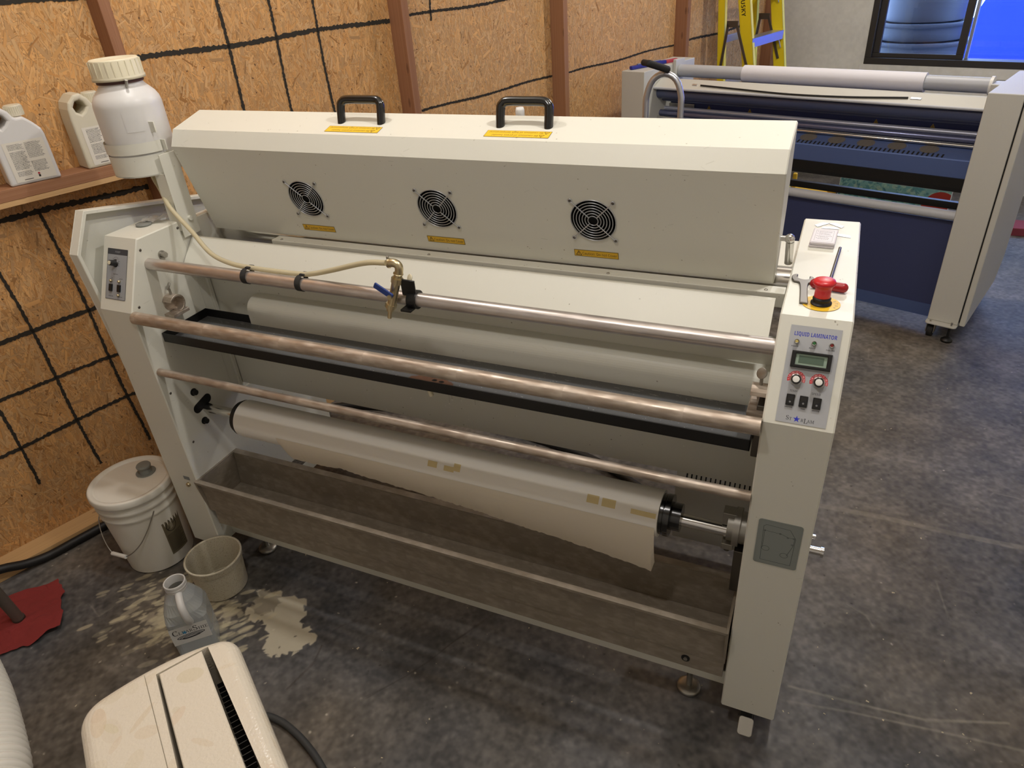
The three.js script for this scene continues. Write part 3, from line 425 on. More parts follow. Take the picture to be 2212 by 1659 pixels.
  // feet and castor
  for (const [x, z] of [[0.802, -0.05], [-0.683, -0.07]]) { part(lam, 'levelling_foot', [lathe([[0, 0], [0.03, 0], [0.032, 0.006], [0.03, 0.014], [0.018, 0.018], [0, 0.018]], [x, 0, z], 28), rod([x, 0.018, z], [x, 0.102, z], 0.008, 16)], M.zinc); }
  for (const [x, z] of [[0.958, -0.02], [0.958, -0.56], [-0.83, -0.02], [-0.83, -0.16]]) {
    const cs = part(lam, 'castor', [box(x - 0.026, x + 0.026, 0.076, 0.086, z - 0.03, z + 0.03, 0.002), box(x - 0.019, x - 0.016, 0.022, 0.078, z - 0.02, z + 0.02, 0.001), box(x + 0.016, x + 0.019, 0.022, 0.078, z - 0.02, z + 0.02, 0.001)], M.darkSteel);
    part(cs, 'wheel', rod([x - 0.014, 0.03, z], [x + 0.014, 0.03, z], 0.0298, 28), M.rubber);
    if (z > -0.1) part(cs, 'brake_pedal', put(slab(rrect(0.036, 0.045, 0.008), 0.004, 0.0012), V(x + 0.002, 0.047, z + 0.062), EX, V(0, 0.55, -0.83).normalize()), M.zinc);
  }
  for (const x of [LO + 0.02, RO - 0.02]) part(lam, 'base_foot', rod([x, 0, -0.4], [x, 0.09, -0.4], 0.012, 12), M.zinc);

  // right control panel on the sloping face
  const co = V(0, 0.96, 0.028), cu = V(0, 0.175, -0.108).normalize(), cn = EX.clone().cross(cu), at = (x, t, n = 0) => co.clone().addScaledVector(EX, x).addScaledVector(cu, t).addScaledVector(cn, n);
  const pw = 0.088, ph = 0.182, k = 5600;
  const face = S({ roughness: 0.5, map: texture(canvas(Math.round(pw * k), Math.round(ph * k), (g, W, H) => {
    const X = (x) => (x - 0.917) / pw * W, Y = (t) => H - (t - 0.006) / ph * H, mm = k / 1000; g.fillStyle = '#a9abae'; g.fillRect(0, 0, W, H);
    const R = rng(8); for (let i = 0; i < 5000; i++) { const l = 160 + R() * 20 | 0; g.fillStyle = `rgba(${l},${l},${l + 3},.25)`; g.fillRect(R() * W, R() * H, 2, 2); }
    g.fillStyle = '#2b35a8'; g.font = font(10.4 * mm, 'bold'); g.textAlign = 'center'; g.fillText('LIQUID LAMINATOR', W / 2, Y(0.169), W * 0.84);
    g.fillStyle = '#34363a'; g.font = font(3.6 * mm, 'bold'); for (const [x, t, s] of [[0.929, 0.1475, 'POWER'], [0.959, 0.1475, 'READY'], [0.99, 0.1475, 'FAILURE'], [0.936, 0.034, 'HEATER'], [0.961, 0.034, 'FAN'], [0.983, 0.034, 'MOTOR']]) g.fillText(s, X(x), Y(t));
    g.font = font(5.6 * mm, ''); g.fillText('TEMP', X(0.94), Y(0.064)); g.fillText('SPEED', X(0.979), Y(0.064));
    for (const x of [0.941, 0.98]) { // dial scales
      const cx = X(x), cy = Y(0.088), r0 = 10.6 * mm, r1 = 15.8 * mm, n = 7;
      for (let i = 0; i < n; i++) { const a0 = (162 + i * 31.4) * Math.PI / 180, a1 = a0 + 28 * Math.PI / 180; g.fillStyle = '#c9343a'; g.beginPath(); g.arc(cx, cy, r1, a0, a1); g.arc(cx, cy, r0, a1, a0, true); g.closePath(); g.fill();
        g.save(); g.translate(cx, cy); g.rotate((a0 + a1) / 2 + Math.PI / 2); g.fillStyle = '#f4dcdc'; g.font = font(3.6 * mm, 'bold', 'serif'); g.textBaseline = 'middle'; g.fillText(['I', 'II', 'III', 'IV', 'V', 'VI', 'VII'][i], 0, -(r0 + r1) / 2); g.restore(); g.textBaseline = 'alphabetic'; }
    }
    const bl = Y(0.0115); g.fillStyle = '#26282c'; g.textAlign = 'left';
    const put_ = (s, x, f, dy = 0) => { g.font = f; g.fillText(s, X(x), bl + dy); };
    put_('S', 0.9345, font(11 * mm, '', 'serif')); put_('T', 0.9405, font(7.8 * mm, '', 'serif')); put_('R', 0.9605, font(7.8 * mm, '', 'serif')); put_('L', 0.9655, font(12 * mm, '', 'serif'), 2.2 * mm); put_('AM', 0.9715, font(7.8 * mm, '', 'serif'));
    g.fillStyle = '#2b35b8'; g.beginPath(); for (let i = 0; i < 10; i++) { const a = -Math.PI / 2 + i * Math.PI / 5, r = (i % 2 ? 2.6 : 6.6) * mm; g[i ? 'lineTo' : 'moveTo'](X(0.9535) + r * Math.cos(a), bl - 3.4 * mm + r * Math.sin(a)); } g.closePath(); g.fill();
  })) });
  const panel = part(lam, 'control_panel', decal(pw, ph, at(0.961, 0.097), EX, cu, 0.001), face, 'grey control panel lettered LIQUID LAMINATOR');
  const P = (g, x, t, n = 0.001) => put(g, at(x, t, n), EX, cu, cn);
  for (const [x, c] of [[0.931, 0xc9b56a], [0.961, 0x2f6a3a], [0.991, 0x7a2020]]) { part(panel, 'indicator_lamp', P(lathe([[0, 0.006], [0.0028, 0.006], [0.0028, 0.005]], [0, 0, 0], 16).rotateX(Math.PI / 2), x, 0.158), S({ color: c, roughness: 0.3 })); part(panel, 'lamp_bezel', P(lathe([[0.0028, 0.004], [0.0032, 0.0068], [0.0042, 0.0065], [0.0046, 0]], [0, 0, 0], 20).rotateX(Math.PI / 2), x, 0.158), M.zinc); }
  part(panel, 'display_bezel', P(slab(shapeOf([[-0.0345, -0.0155], [0.0345, -0.0155], [0.0345, 0.0155], [-0.0345, 0.0155]], [[[-0.027, -0.01], [-0.027, 0.0105], [0.027, 0.0105], [0.027, -0.01]]]), 0.007, 0.001), 0.961, 0.1255), M.black);
  part(panel, 'display', P(bx(0.054, 0.021, 0.002, 0), 0.961, 0.1257, 0.003), S({ color: 0x93a796, roughness: 0.25 })); part(panel, 'display_window', P(bx(0.043, 0.0135, 0.001, 0), 0.961, 0.1262, 0.0042), S({ color: 0x586a5c, roughness: 0.2 }));
  for (const x of [0.941, 0.98]) { part(panel, 'dial_knob', P(lathe([[0, 0.015], [0.0072, 0.015], [0.0085, 0.0135], [0.0092, 0.008], [0.0105, 0.0035], [0.0105, 0]], [0, 0, 0], 32).rotateX(Math.PI / 2), x, 0.088), M.blackGloss); part(panel, 'knob_skirt', P(ring([0, 0, 0.0048], 0.0098, 0.0009, EZ, 32, 6), x, 0.088), M.chrome); part(panel, 'knob_cap', P(lathe([[0, 0.0158], [0.0058, 0.0158], [0.0062, 0.0148]], [0, 0, 0], 28).rotateX(Math.PI / 2), x, 0.088), M.white, 'white knob cap'); }
  const swFace = label(0.011, 0.017, 8000, (g, W, H) => { g.fillStyle = '#121212'; g.fillRect(0, 0, W, H); g.strokeStyle = g.fillStyle = '#b9b9b9'; g.lineWidth = W * 0.05; g.fillRect(W * 0.48, H * 0.22, W * 0.05, H * 0.18); g.beginPath(); g.arc(W * 0.5, H * 0.72, W * 0.11, 0, 7); g.stroke(); });
  for (const x of [0.937, 0.96, 0.983]) { part(panel, 'rocker_switch', P(slab(rrect(0.0145, 0.021, 0.001), 0.004, 0.0006), x, 0.049), M.black); part(panel, 'rocker', [put(decal(0.011, 0.009, V(0, 0.0042, 0.0052), EX, V(0, 1, 0.18).normalize(), 0).clone(), at(x, 0.049, 0.001), EX, cu, cn)], M.blackGloss); part(panel, 'rocker_face', put(decal(0.011, 0.017, V(0, 0, 0.0044), EX, EY, 0), at(x, 0.049, 0.001), EX, cu, cn), swFace); }
  // emergency stop on the tower top
  const es = V(0.961, 1.135, -0.142);
  const esRing = label(0.07, 0.07, 5000, (g, W) => { g.fillStyle = '#e2b62a'; g.beginPath(); g.arc(W / 2, W / 2, W / 2, 0, 7); g.fill(); g.fillStyle = '#5a4a1c'; g.font = font(W * 0.1, 'bold'); g.textAlign = 'center'; g.textBaseline = 'middle'; [...'STOP'].forEach((c, i) => { const a = -0.55 + i * 0.36; g.save(); g.translate(W / 2 + Math.cos(a) * W * 0.4, W / 2 + Math.sin(a) * W * 0.4); g.rotate(a + Math.PI / 2); g.fillText(c, 0, 0); g.restore(); }); [...'EMERGENCY'].forEach((c, i) => { const a = Math.PI - 0.85 + i * 0.2; g.save(); g.translate(W / 2 + Math.cos(a) * W * 0.41, W / 2 + Math.sin(a) * W * 0.41); g.rotate(a + Math.PI / 2); g.font = font(W * 0.065, 'bold'); g.fillText(c, 0, 0); g.restore(); }); });
  const ep = part(lam, 'stop_plate', plain(new THREE.CircleGeometry(0.0345, 48).rotateX(-Math.PI / 2).translate(es.x, es.y + 0.0012, es.z)), esRing, 'round yellow emergency stop plate');
  part(ep, 'stop_collar', lathe([[0.019, 0.0012], [0.019, 0.004], [0.0155, 0.005], [0.0155, 0.009], [0.0165, 0.01], [0.0165, 0.013], [0.014, 0.015], [0.012, 0.017]], es.toArray(), 32), M.black);
  part(ep, 'stop_button', lathe([[0, 0.052], [0.012, 0.0515], [0.0185, 0.049], [0.0205, 0.045], [0.0195, 0.041], [0.0155, 0.037], [0.0145, 0.03], [0.0148, 0.016], [0.012, 0.015]], es.toArray(), 40), M.red, 'red mushroom stop button');
  // paper path plate low on the leg, and the side knob
  const path = label(0.086, 0.122, 5200, (g, W, H) => { g.fillStyle = '#868c88'; g.fillRect(0, 0, W, H); g.strokeStyle = '#22282a'; g.lineWidth = W * 0.008; const L = (p) => { g.beginPath(); p.forEach(([x, y], i) => g[i ? 'lineTo' : 'moveTo'](x * W, y * H)); g.stroke(); };
    L([[0.1, 0.12], [0.17, 0.08], [0.74, 0.1], [0.9, 0.28], [0.88, 0.93], [0.13, 0.93], [0.1, 0.12]]); L([[0.14, 0.62], [0.14, 0.22], [0.17, 0.22], [0.55, 0.23], [0.74, 0.28], [0.88, 0.27], [0.87, 0.45], [0.75, 0.72]]); for (const [x, y] of [[0.14, 0.22], [0.52, 0.23], [0.71, 0.285], [0.86, 0.28], [0.84, 0.43]]) { g.beginPath(); g.arc(x * W, y * H, W * 0.02, 0, 7); g.stroke(); } for (const [x, y] of [[0.22, 0.64], [0.69, 0.72]]) { g.beginPath(); g.ellipse(x * W, y * H, W * 0.095, H * 0.055, 0, 0, 7); g.stroke(); } });
  const pl = slab(rrect(0.086, 0.122, 0.006), 0.001); part(towerR, 'threading_plate', put(pl, V(0.9595, 0.663, 0.0285)), S({ color: 0x868c88, roughness: 0.5 })); part(towerR, 'threading_diagram', decal(0.08, 0.116, V(0.9595, 0.663, 0.0297), EX, EY, 0.0003), path, 'grey plate with a threading diagram');
  part(towerR, 'side_knob', [rod([RO - 0.001, 0.644, 0.0], [RO + 0.022, 0.644, 0.0], 0.009, 20), rod([RO + 0.022, 0.644, 0], [RO + 0.028, 0.644, 0], 0.012, 6), rod([RO - 0.001, 0.672, -0.01], [RO + 0.008, 0.672, -0.01], 0.005, 10)], M.chrome);
  // left pump panel
  const lo = V(0, 0.965, 0.038), lu = V(0, 0.182, -0.093).normalize(), ln = EX.clone().cross(lu), al = (x, t, n = 0) => lo.clone().addScaledVector(EX, x).addScaledVector(lu, t).addScaledVector(ln, n), PL = (g, x, t, n = 0.001) => put(g, al(x, t, n), EX, lu, ln);
  const lf = label(0.078, 0.14, 5200, (g, W, H) => { const m = 5.2; g.fillStyle = '#96999d'; g.fillRect(0, 0, W, H); g.fillStyle = '#3d4046'; g.fillRect(0, 0, W, H * 0.115); g.fillStyle = '#83868c'; g.font = font(7 * m, 'bold'); g.textAlign = 'center'; g.textBaseline = 'middle'; g.fillText('PUMP', W / 2, H * 0.06); g.fillStyle = '#202226'; g.font = font(4.2 * m, 'bold'); for (let i = 0; i < 11; i++) { const a = Math.PI * (0.8 + 1.4 * i / 10); g.fillText(String(i), W * 0.43 + 14.5 * m * Math.cos(a), H * 0.27 + 14.5 * m * Math.sin(a)); g.fillRect(W * 0.43 + 10.5 * m * Math.cos(a) - 2, H * 0.27 + 10.5 * m * Math.sin(a) - 2, 4, 4); } g.font = font(3.4 * m, 'bold'); g.fillText('FLOW RATE', W * 0.45, H * 0.5); g.fillText('IN', W * 0.29, H * 0.585); g.fillText('ON/OFF', W * 0.74, H * 0.585); g.fillText('CLEAN MTR', W * 0.27, H * 0.94); g.fillText('OPERATION', W * 0.72, H * 0.94); g.strokeStyle = '#26282c'; g.lineWidth = 5; g.strokeRect(3, 3, W - 6, H - 6); });
  const lp = part(lam, 'pump_panel', decal(0.078, 0.14, al(-0.834, 0.102), EX, lu, 0.001), lf, 'small grey pump panel with a black dial');
  part(lp, 'flow_knob', PL(lathe([[0, 0.02], [0.006, 0.02], [0.0075, 0.019], [0.0085, 0.003], [0.011, 0.0015], [0.011, 0]], [0, 0, 0], 28).rotateX(Math.PI / 2), -0.84, 0.132), M.blackGloss); part(lp, 'knob_cap', PL(lathe([[0, 0.0206], [0.0052, 0.0206], [0.0056, 0.0198]], [0, 0, 0], 24).rotateX(Math.PI / 2), -0.84, 0.132), M.capCream);
  for (const x of [-0.851, -0.819]) { part(lp, 'toggle_switch', PL(slab(rrect(0.011, 0.02, 0.001), 0.005, 0.0006), x, 0.064), M.black); part(lp, 'indicator_lamp', PL(ball([0, 0, 0.003], 0.004, 1, 1, 1.2, 12), x, 0.083), M.brass); }
  part(lp, 'indicator_lamp', PL(ball([0, 0, 0.003], 0.0036, 1, 1, 1.2, 12), -0.819, 0.045), M.brass);
  // rating label and knob on the left leg
  part(towerL, 'rating_label', put(bx(0.026, 0.013, 0.0006, 0), V(-0.81, 0.372, 0.0385)), S({ color: 0x7c8183, roughness: 0.5 })); part(towerL, 'leg_knob', [put(lathe([[0, 0.008], [0.006, 0.008], [0.0075, 0.006], [0.0075, 0]], [0, 0, 0], 20).rotateX(Math.PI / 2), V(-0.81, 0.347, 0.038))], M.brass);
  // jar bracket: post and cup
  const jx = -0.857, jz = -0.24;
  part(lam, 'jar_post', [prism([[-0.205, 1.12], [-0.205, 1.283], [-0.2, 1.283], [-0.2, 1.12]], -0.795, LI + 0.012, 0.0004), prism([[-0.2, 1.1], [-0.2, 1.335], [-0.262, 1.335], [-0.262, 1.1]], LI + 0.0095, LI + 0.0125, 0.0004), rod([LI + 0.012, 1.148, -0.236], [LI + 0.02, 1.148, -0.236], 0.007, 16)], M.paint);
  const cup = part(lam, 'jar_cup', [uvm(new THREE.CylinderGeometry(0.0905, 0.0905, 0.055, 48, 1, true).translate(jx, 1.309, jz)), uvm(new THREE.CylinderGeometry(0.0895, 0.0895, 0.055, 48, 1, true).translate(jx, 1.309, jz)), uvm(new THREE.CylinderGeometry(0.0905, 0.0905, 0.003, 48).translate(jx, 1.2825, jz)), uvm(new THREE.RingGeometry(0.0895, 0.0905, 48).rotateX(-Math.PI / 2).translate(jx, 1.3365, jz))], M.paint);
  const arc = (r, y0, y1, a0, a1) => uvm(new THREE.CylinderGeometry(r, r, y1 - y0, 48, 1, true, a0, a1).translate(jx, (y0 + y1) / 2, jz));
  part(cup, 'cup_strap', [arc(0.0925, 1.342, 1.37, -1.15, 2.6), arc(0.0885, 1.342, 1.37, -1.15, 2.6), box(jx + 0.087, jx + 0.105, 1.342, 1.37, jz + 0.005, jz + 0.008, 0.0005)], M.paint); part(cup, 'strap_lug', box(jx + 0.082, jx + 0.102, 1.392, 1.42, jz + 0.02, jz + 0.024, 0.0005), M.paint);
  // valve on the first roller
  const vc = [0.066, 0, -0.04];
  const vb2 = part(lam, 'fluid_valve', [rod([0.046, 1.058, -0.038], [0.072, 1.13, -0.041], 0.0105, 20), rod([0.043, 1.056, -0.038], [0.047, 1.066, -0.0385], 0.0135, 6), rod([0.041, 1.047, -0.038], [0.0435, 1.056, -0.0382], 0.009, 6), rod([0.036, 1.028, -0.0375], [0.0415, 1.05, -0.038], 0.0052, 16), rod([0.07, 1.12, -0.0412], [0.074, 1.133, -0.0413], 0.014, 6), tube([[0.074, 1.132, -0.0413], [0.081, 1.15, -0.042], [0.081, 1.162, -0.042], [0.072, 1.1675, -0.042], [0.058, 1.1665, -0.042]], 0.0098, 30, 16), rod([0.06, 1.166, -0.042], [0.056, 1.166, -0.042], 0.0112, 20), ring([0.078, 1.143, -0.0415], 0.0102, 0.0016, V(0.3, 0.95, 0).normalize(), 24, 6)], M.brass);
  part(vb2, 'valve_stem', [rod([0.06, 1.093, -0.036], [0.062, 1.094, -0.018], 0.005, 12), rod([0.062, 1.094, -0.018], [0.0625, 1.094, -0.013], 0.0065, 6)], M.brass);
  part(vb2, 'valve_lever', put(slab(rrect(0.052, 0.015, 0.003), 0.004, 0.001), V(0.046, 1.107, -0.02), V(0.87, -0.49, 0).normalize(), V(0.49, 0.87, 0).normalize()), M.lever, 'blue valve lever');
  part(vb2, 'hose_clamp', [ring([0.056, 1.166, -0.042], 0.0088, 0.0016, EX, 24, 6), box(0.053, 0.058, 1.173, 1.183, -0.045, -0.039)], M.zinc);
  part(lam, 'valve_bracket', [rod([0.083, 1.07, -0.0675], [0.105, 1.07, -0.0675], 0.0225, 32), put(bx(0.034, 0.05, 0.004, 0.001), V(0.092, 1.105, -0.052), V(1, -0.15, -0.2).normalize(), V(0.2, 0.9, 0.3).normalize()), box(0.072, 0.1, 1.05, 1.056, -0.06, -0.034)], M.black, 'black plastic valve bracket');
  part(lam, 'bracket_screw', [rod([0.097, 1.09, -0.06], [0.097, 1.118, -0.056], 0.003, 10), put(lathe([[0, -0.002], [0.009, -0.002], [0.01, 0], [0.009, 0.002], [0, 0.002]], [0, 0, 0], 20), V(0.097, 1.128, -0.056), V(0.7, 0.5, 0.2).normalize(), V(-0.4, 0.45, 0.8).normalize())], M.capCream);
  for (const x of [-0.412, -0.236]) part(lam, 'hose_strap', [rod([x - 0.008, 1.072, -0.069], [x + 0.008, 1.072, -0.069], 0.0205, 28, 0.0205, true), put(bx(0.016, 0.004, 0.02, 0.0015), V(x + 0.004, 1.094, -0.08))], M.velcro, 'black hook and loop strap');
}

// ---------------------------------------------------------------- things on and in the liquid laminator
{
  // shallow black tray hanging between the towers
  const x0 = LI + 0.004, x1 = RI - 0.018, z0 = -0.197, z1 = -0.025, y0 = 0.846, yt = 0.874;
  const t = thing('drip_tray', 'long shallow black drip tray slung under the steel rollers', 'tray', [0.06, y0, -0.11]);
  part(t, 'front_rim', box(x0, x1, y0, yt, z1 - 0.0025, z1, 0.0006), M.black); part(t, 'back_rim', box(x0, x1, y0, yt, z0, z0 + 0.0025, 0.0006), M.black);
  part(t, 'end_rim', box(x0, x0 + 0.0025, y0, yt, z0, z1, 0.0006), M.black); part(t, 'end_rim', box(x1 - 0.0025, x1, y0, yt, z0, z1, 0.0006), M.black);
  const floorTex = canvas(2048, 256, (g, W, H) => {
    const R = rng(303); g.fillStyle = '#606264'; g.fillRect(0, 0, W, H);
    for (let i = 0; i < 9000; i++) { const l = 84 + R() * 40 | 0; g.fillStyle = `rgba(${l},${l},${l + 2},.35)`; g.fillRect(R() * W, R() * H, 1 + R() * 3, 1 + R() * 2); }
    for (let i = 0; i < 900; i++) { g.fillStyle = `rgba(222,222,216,${(0.2 + R() * 0.6).toFixed(2)})`; g.beginPath(); g.arc(R() * W, H * (1 - Math.pow(R(), 1.6) * 0.98), 0.5 + R() * 1.3, 0, 7); g.fill(); }
    for (let i = 0; i < 60; i++) { g.strokeStyle = 'rgba(225,225,218,.5)'; g.lineWidth = 1 + R() * 1.4; g.beginPath(); const x = R() * W, y = R() * 40; g.moveTo(x, y); g.lineTo(x + R() * 26, y + R() * 5); g.stroke(); }
    const cx = 1085, cy = 205; g.fillStyle = '#5e4334'; g.beginPath(); for (let i = 0; i < 60; i++) { const a = i / 60 * 6.283; g.lineTo(cx + (78 + R() * 10) * Math.cos(a), cy + (38 + R() * 6) * Math.sin(a)); } g.fill();
    for (let i = 0; i < 300; i++) { g.fillStyle = `rgba(${90 + R() * 50 | 0},${55 + R() * 35 | 0},${36 + R() * 30 | 0},.6)`; const a = R() * 6.3, r = Math.sqrt(R()); g.fillRect(cx + 76 * r * Math.cos(a), cy + 38 * r * Math.sin(a), 2, 2); }
    for (const dx of [0, 26]) { g.fillStyle = '#0a0807'; g.beginPath(); g.ellipse(cx + 10 + dx, cy - 18 + dx * 0.1, 9, 7, 0, 0, 7); g.fill(); }
  });
  const fl = plain(new THREE.PlaneGeometry(x1 - x0, z1 - z0).rotateX(-Math.PI / 2).translate((x0 + x1) / 2, y0 + 0.0025, (z0 + z1) / 2));
  part(t, 'tray_bottom', box(x0, x1, y0, y0 + 0.002, z0, z1, 0.0004), M.black); part(t, 'tray_floor', fl, S({ map: texture(floorTex), roughness: 0.42, metalness: 0.2 }), 'dusty tray floor with a rust stain and two holes');
  part(t, 'drain_stub', [rod([0.105, y0, -0.05], [0.112, y0 - 0.03, -0.05], 0.006, 14)], M.capCream);
  part(t, 'tray_hanger', [box(x1, RI, 0.80, 0.93, -0.13, -0.07, 0.002)], M.darkSteel);
}
{
  // paper on the supply shaft with its torn tail
  const c = thing('paper_roll', 'white paper roll with a torn hanging tail on the supply shaft', 'paper roll', [0.05, 0.57, -0.086]);
  const y = 0.57, z = -0.0865, r = 0.0575, xa = -0.602, xb = 0.694;
  part(c, 'paper', [uvm(new THREE.CylinderGeometry(r, r, xb - xa, 64, 1, true).rotateZ(Math.PI / 2).translate((xa + xb) / 2, y, z)), ...[xa, xb].map((x) => uvm(new THREE.RingGeometry(0.044, r, 48).rotateY(Math.PI / 2).translate(x, y, z)))], M.paper);
  // tail: falls from the front of the roll, lower edge torn
  const R = rng(404), prof = [[-0.44, 0.53], [-0.43, 0.505], [-0.41, 0.488], [-0.3, 0.487], [-0.235, 0.493], [-0.17, 0.483], [-0.05, 0.475], [0.05, 0.468], [0.2, 0.456], [0.35, 0.44], [0.5, 0.428], [0.62, 0.414], [0.688, 0.404], [0.69, 0.44]];
  const low = (x) => { for (let i = 0; i + 1 < prof.length; i++) if (x <= prof[i + 1][0]) { const t = (x - prof[i][0]) / (prof[i + 1][0] - prof[i][0]); return prof[i][1] + (prof[i + 1][1] - prof[i][1]) * Math.max(0, t); } return prof[prof.length - 1][1]; };
  const nx = 150, ny = 8, pos = [], grid = [];
  for (let i = 0; i <= nx; i++) { const x = -0.44 + 1.13 * i / nx, yl = low(x) + (R() - 0.5) * 0.004, row = []; for (let j = 0; j <= ny; j++) { const t = j / ny, yy = 0.572 + (yl - 0.572) * t; row.push([x, yy, z + r + 0.0008 - 0.004 * t * t - 0.022 * t * (0.5 + 0.5 * Math.sin(x * 2 + 1)) * t]); } grid.push(row); }
  for (let i = 0; i < nx; i++) for (let j = 0; j < ny; j++) for (const q of [grid[i][j], grid[i][j + 1], grid[i + 1][j + 1], grid[i][j], grid[i + 1][j + 1], grid[i + 1][j]]) pos.push(...q);
  const g = new THREE.BufferGeometry(); g.setAttribute('position', new THREE.Float32BufferAttribute(pos, 3)); g.computeVertexNormals();
  part(c, 'paper_tail', uvm(g), M.paperTail, 'cream torn end of the paper');
  for (const [x, a, w, h] of [[0.09, 0.45, 0.028, 0.016], [0.14, 0.42, 0.03, 0.014], [0.163, 0.5, 0.02, 0.02], [0.535, 0.5, 0.03, 0.02], [0.575, 0.48, 0.034, 0.02], [0.66, 0.45, 0.06, 0.012]]) {   // scraps of tape
    const geo = new THREE.CylinderGeometry(r + 0.0006, r + 0.0006, w, 10, 1, true, 0, h / r).rotateZ(Math.PI / 2); geo.rotateX(-a); part(c, 'tape_scrap', uvm(geo.translate(x, y, z)), M.tape);
  }
  part(c, 'core_plug', [rod([xa - 0.022, y, z], [xa + 0.004, y, z], 0.05, 36), rod([xa - 0.01, y, z], [xa + 0.001, y, z], 0.0555, 36)], M.black, 'black core plug');
  part(c, 'core_plug', [rod([xb - 0.004, y, z], [xb + 0.008, y, z], 0.05, 36), rod([xb + 0.008, y, z], [xb + 0.013, y, z], 0.045, 36), rod([xb + 0.012, y, z], [xb + 0.024, y, z], 0.052, 36), rod([xb + 0.022, y, z], [xb + 0.048, y, z], 0.034, 32)], M.blackGloss, 'black core plug with a collar');
}
{
  // jar of coating fluid in its cup
  const p = [-0.857, 1.284, -0.24], t = thing('fluid_jar', 'large white plastic jar with ribbed cream lid in the raised bracket', 'jar', p);
  part(t, 'jar_body', lathe([[0.0, 0], [0.082, 0], [0.087, 0.005], [0.0875, 0.175], [0.085, 0.19], [0.078, 0.203], [0.06, 0.222], [0.0555, 0.228], [0.0555, 0.245]], p, 56), M.hdpe);
  part(t, 'label_frame', [arcPatch(p, 0.0882, 0.115, 0.165, 0.62, 0.52)], M.hdpe);
  part(t, 'seal', lathe([[0.0575, 0.232], [0.0595, 0.232], [0.0595, 0.24], [0.0575, 0.24]], p, 48), S({ color: 0x4a2c26, roughness: 0.6 }), 'dark brown seal ring');
  const lid = part(t, 'lid', lathe([[0, 0.287], [0.044, 0.287], [0.046, 0.291], [0.059, 0.291], [0.063, 0.287], [0.0645, 0.25], [0.067, 0.247], [0.067, 0.24], [0.058, 0.239]], p, 56), M.capCream);
  for (let k = 0; k < 24; k++) { const a = k / 24 * 6.2832; part(lid, 'rib', uvm(new THREE.BoxGeometry(0.002, 0.037, 0.0024).translate(0.0642, 0.268, 0).rotateY(a).translate(...p)), M.capCream); }
  part(t, 'vent_bolt', [rod([p[0] + 0.055, p[1] + 0.225, p[2] + 0.03], [p[0] + 0.066, p[1] + 0.242, p[2] + 0.034], 0.004, 8)], M.zinc);
}
function arcPatch(p, r, y0, y1, mid, span) { return uvm(new THREE.CylinderGeometry(r, r, y1 - y0, 10, 1, true, mid, span).translate(p[0], p[1] + (y0 + y1) / 2, p[2])); }
single('fluid_hose', 'clear yellowed hose running from the white jar to the brass valve', 'hose', tube([[-0.85, 1.284, -0.24], [-0.847, 1.262, -0.235], [-0.815, 1.231, -0.22], [-0.757, 1.193, -0.185], [-0.671, 1.142, -0.158], [-0.579, 1.103, -0.118], [-0.488, 1.093, -0.09], [-0.39, 1.091, -0.08], [-0.25, 1.091, -0.08], [-0.2, 1.098, -0.078], [-0.133, 1.117, -0.072], [-0.017, 1.155, -0.052], [0.05, 1.166, -0.042]], 0.0066, 120, 12), M.hose, [-0.4, 1.08, -0.1]);
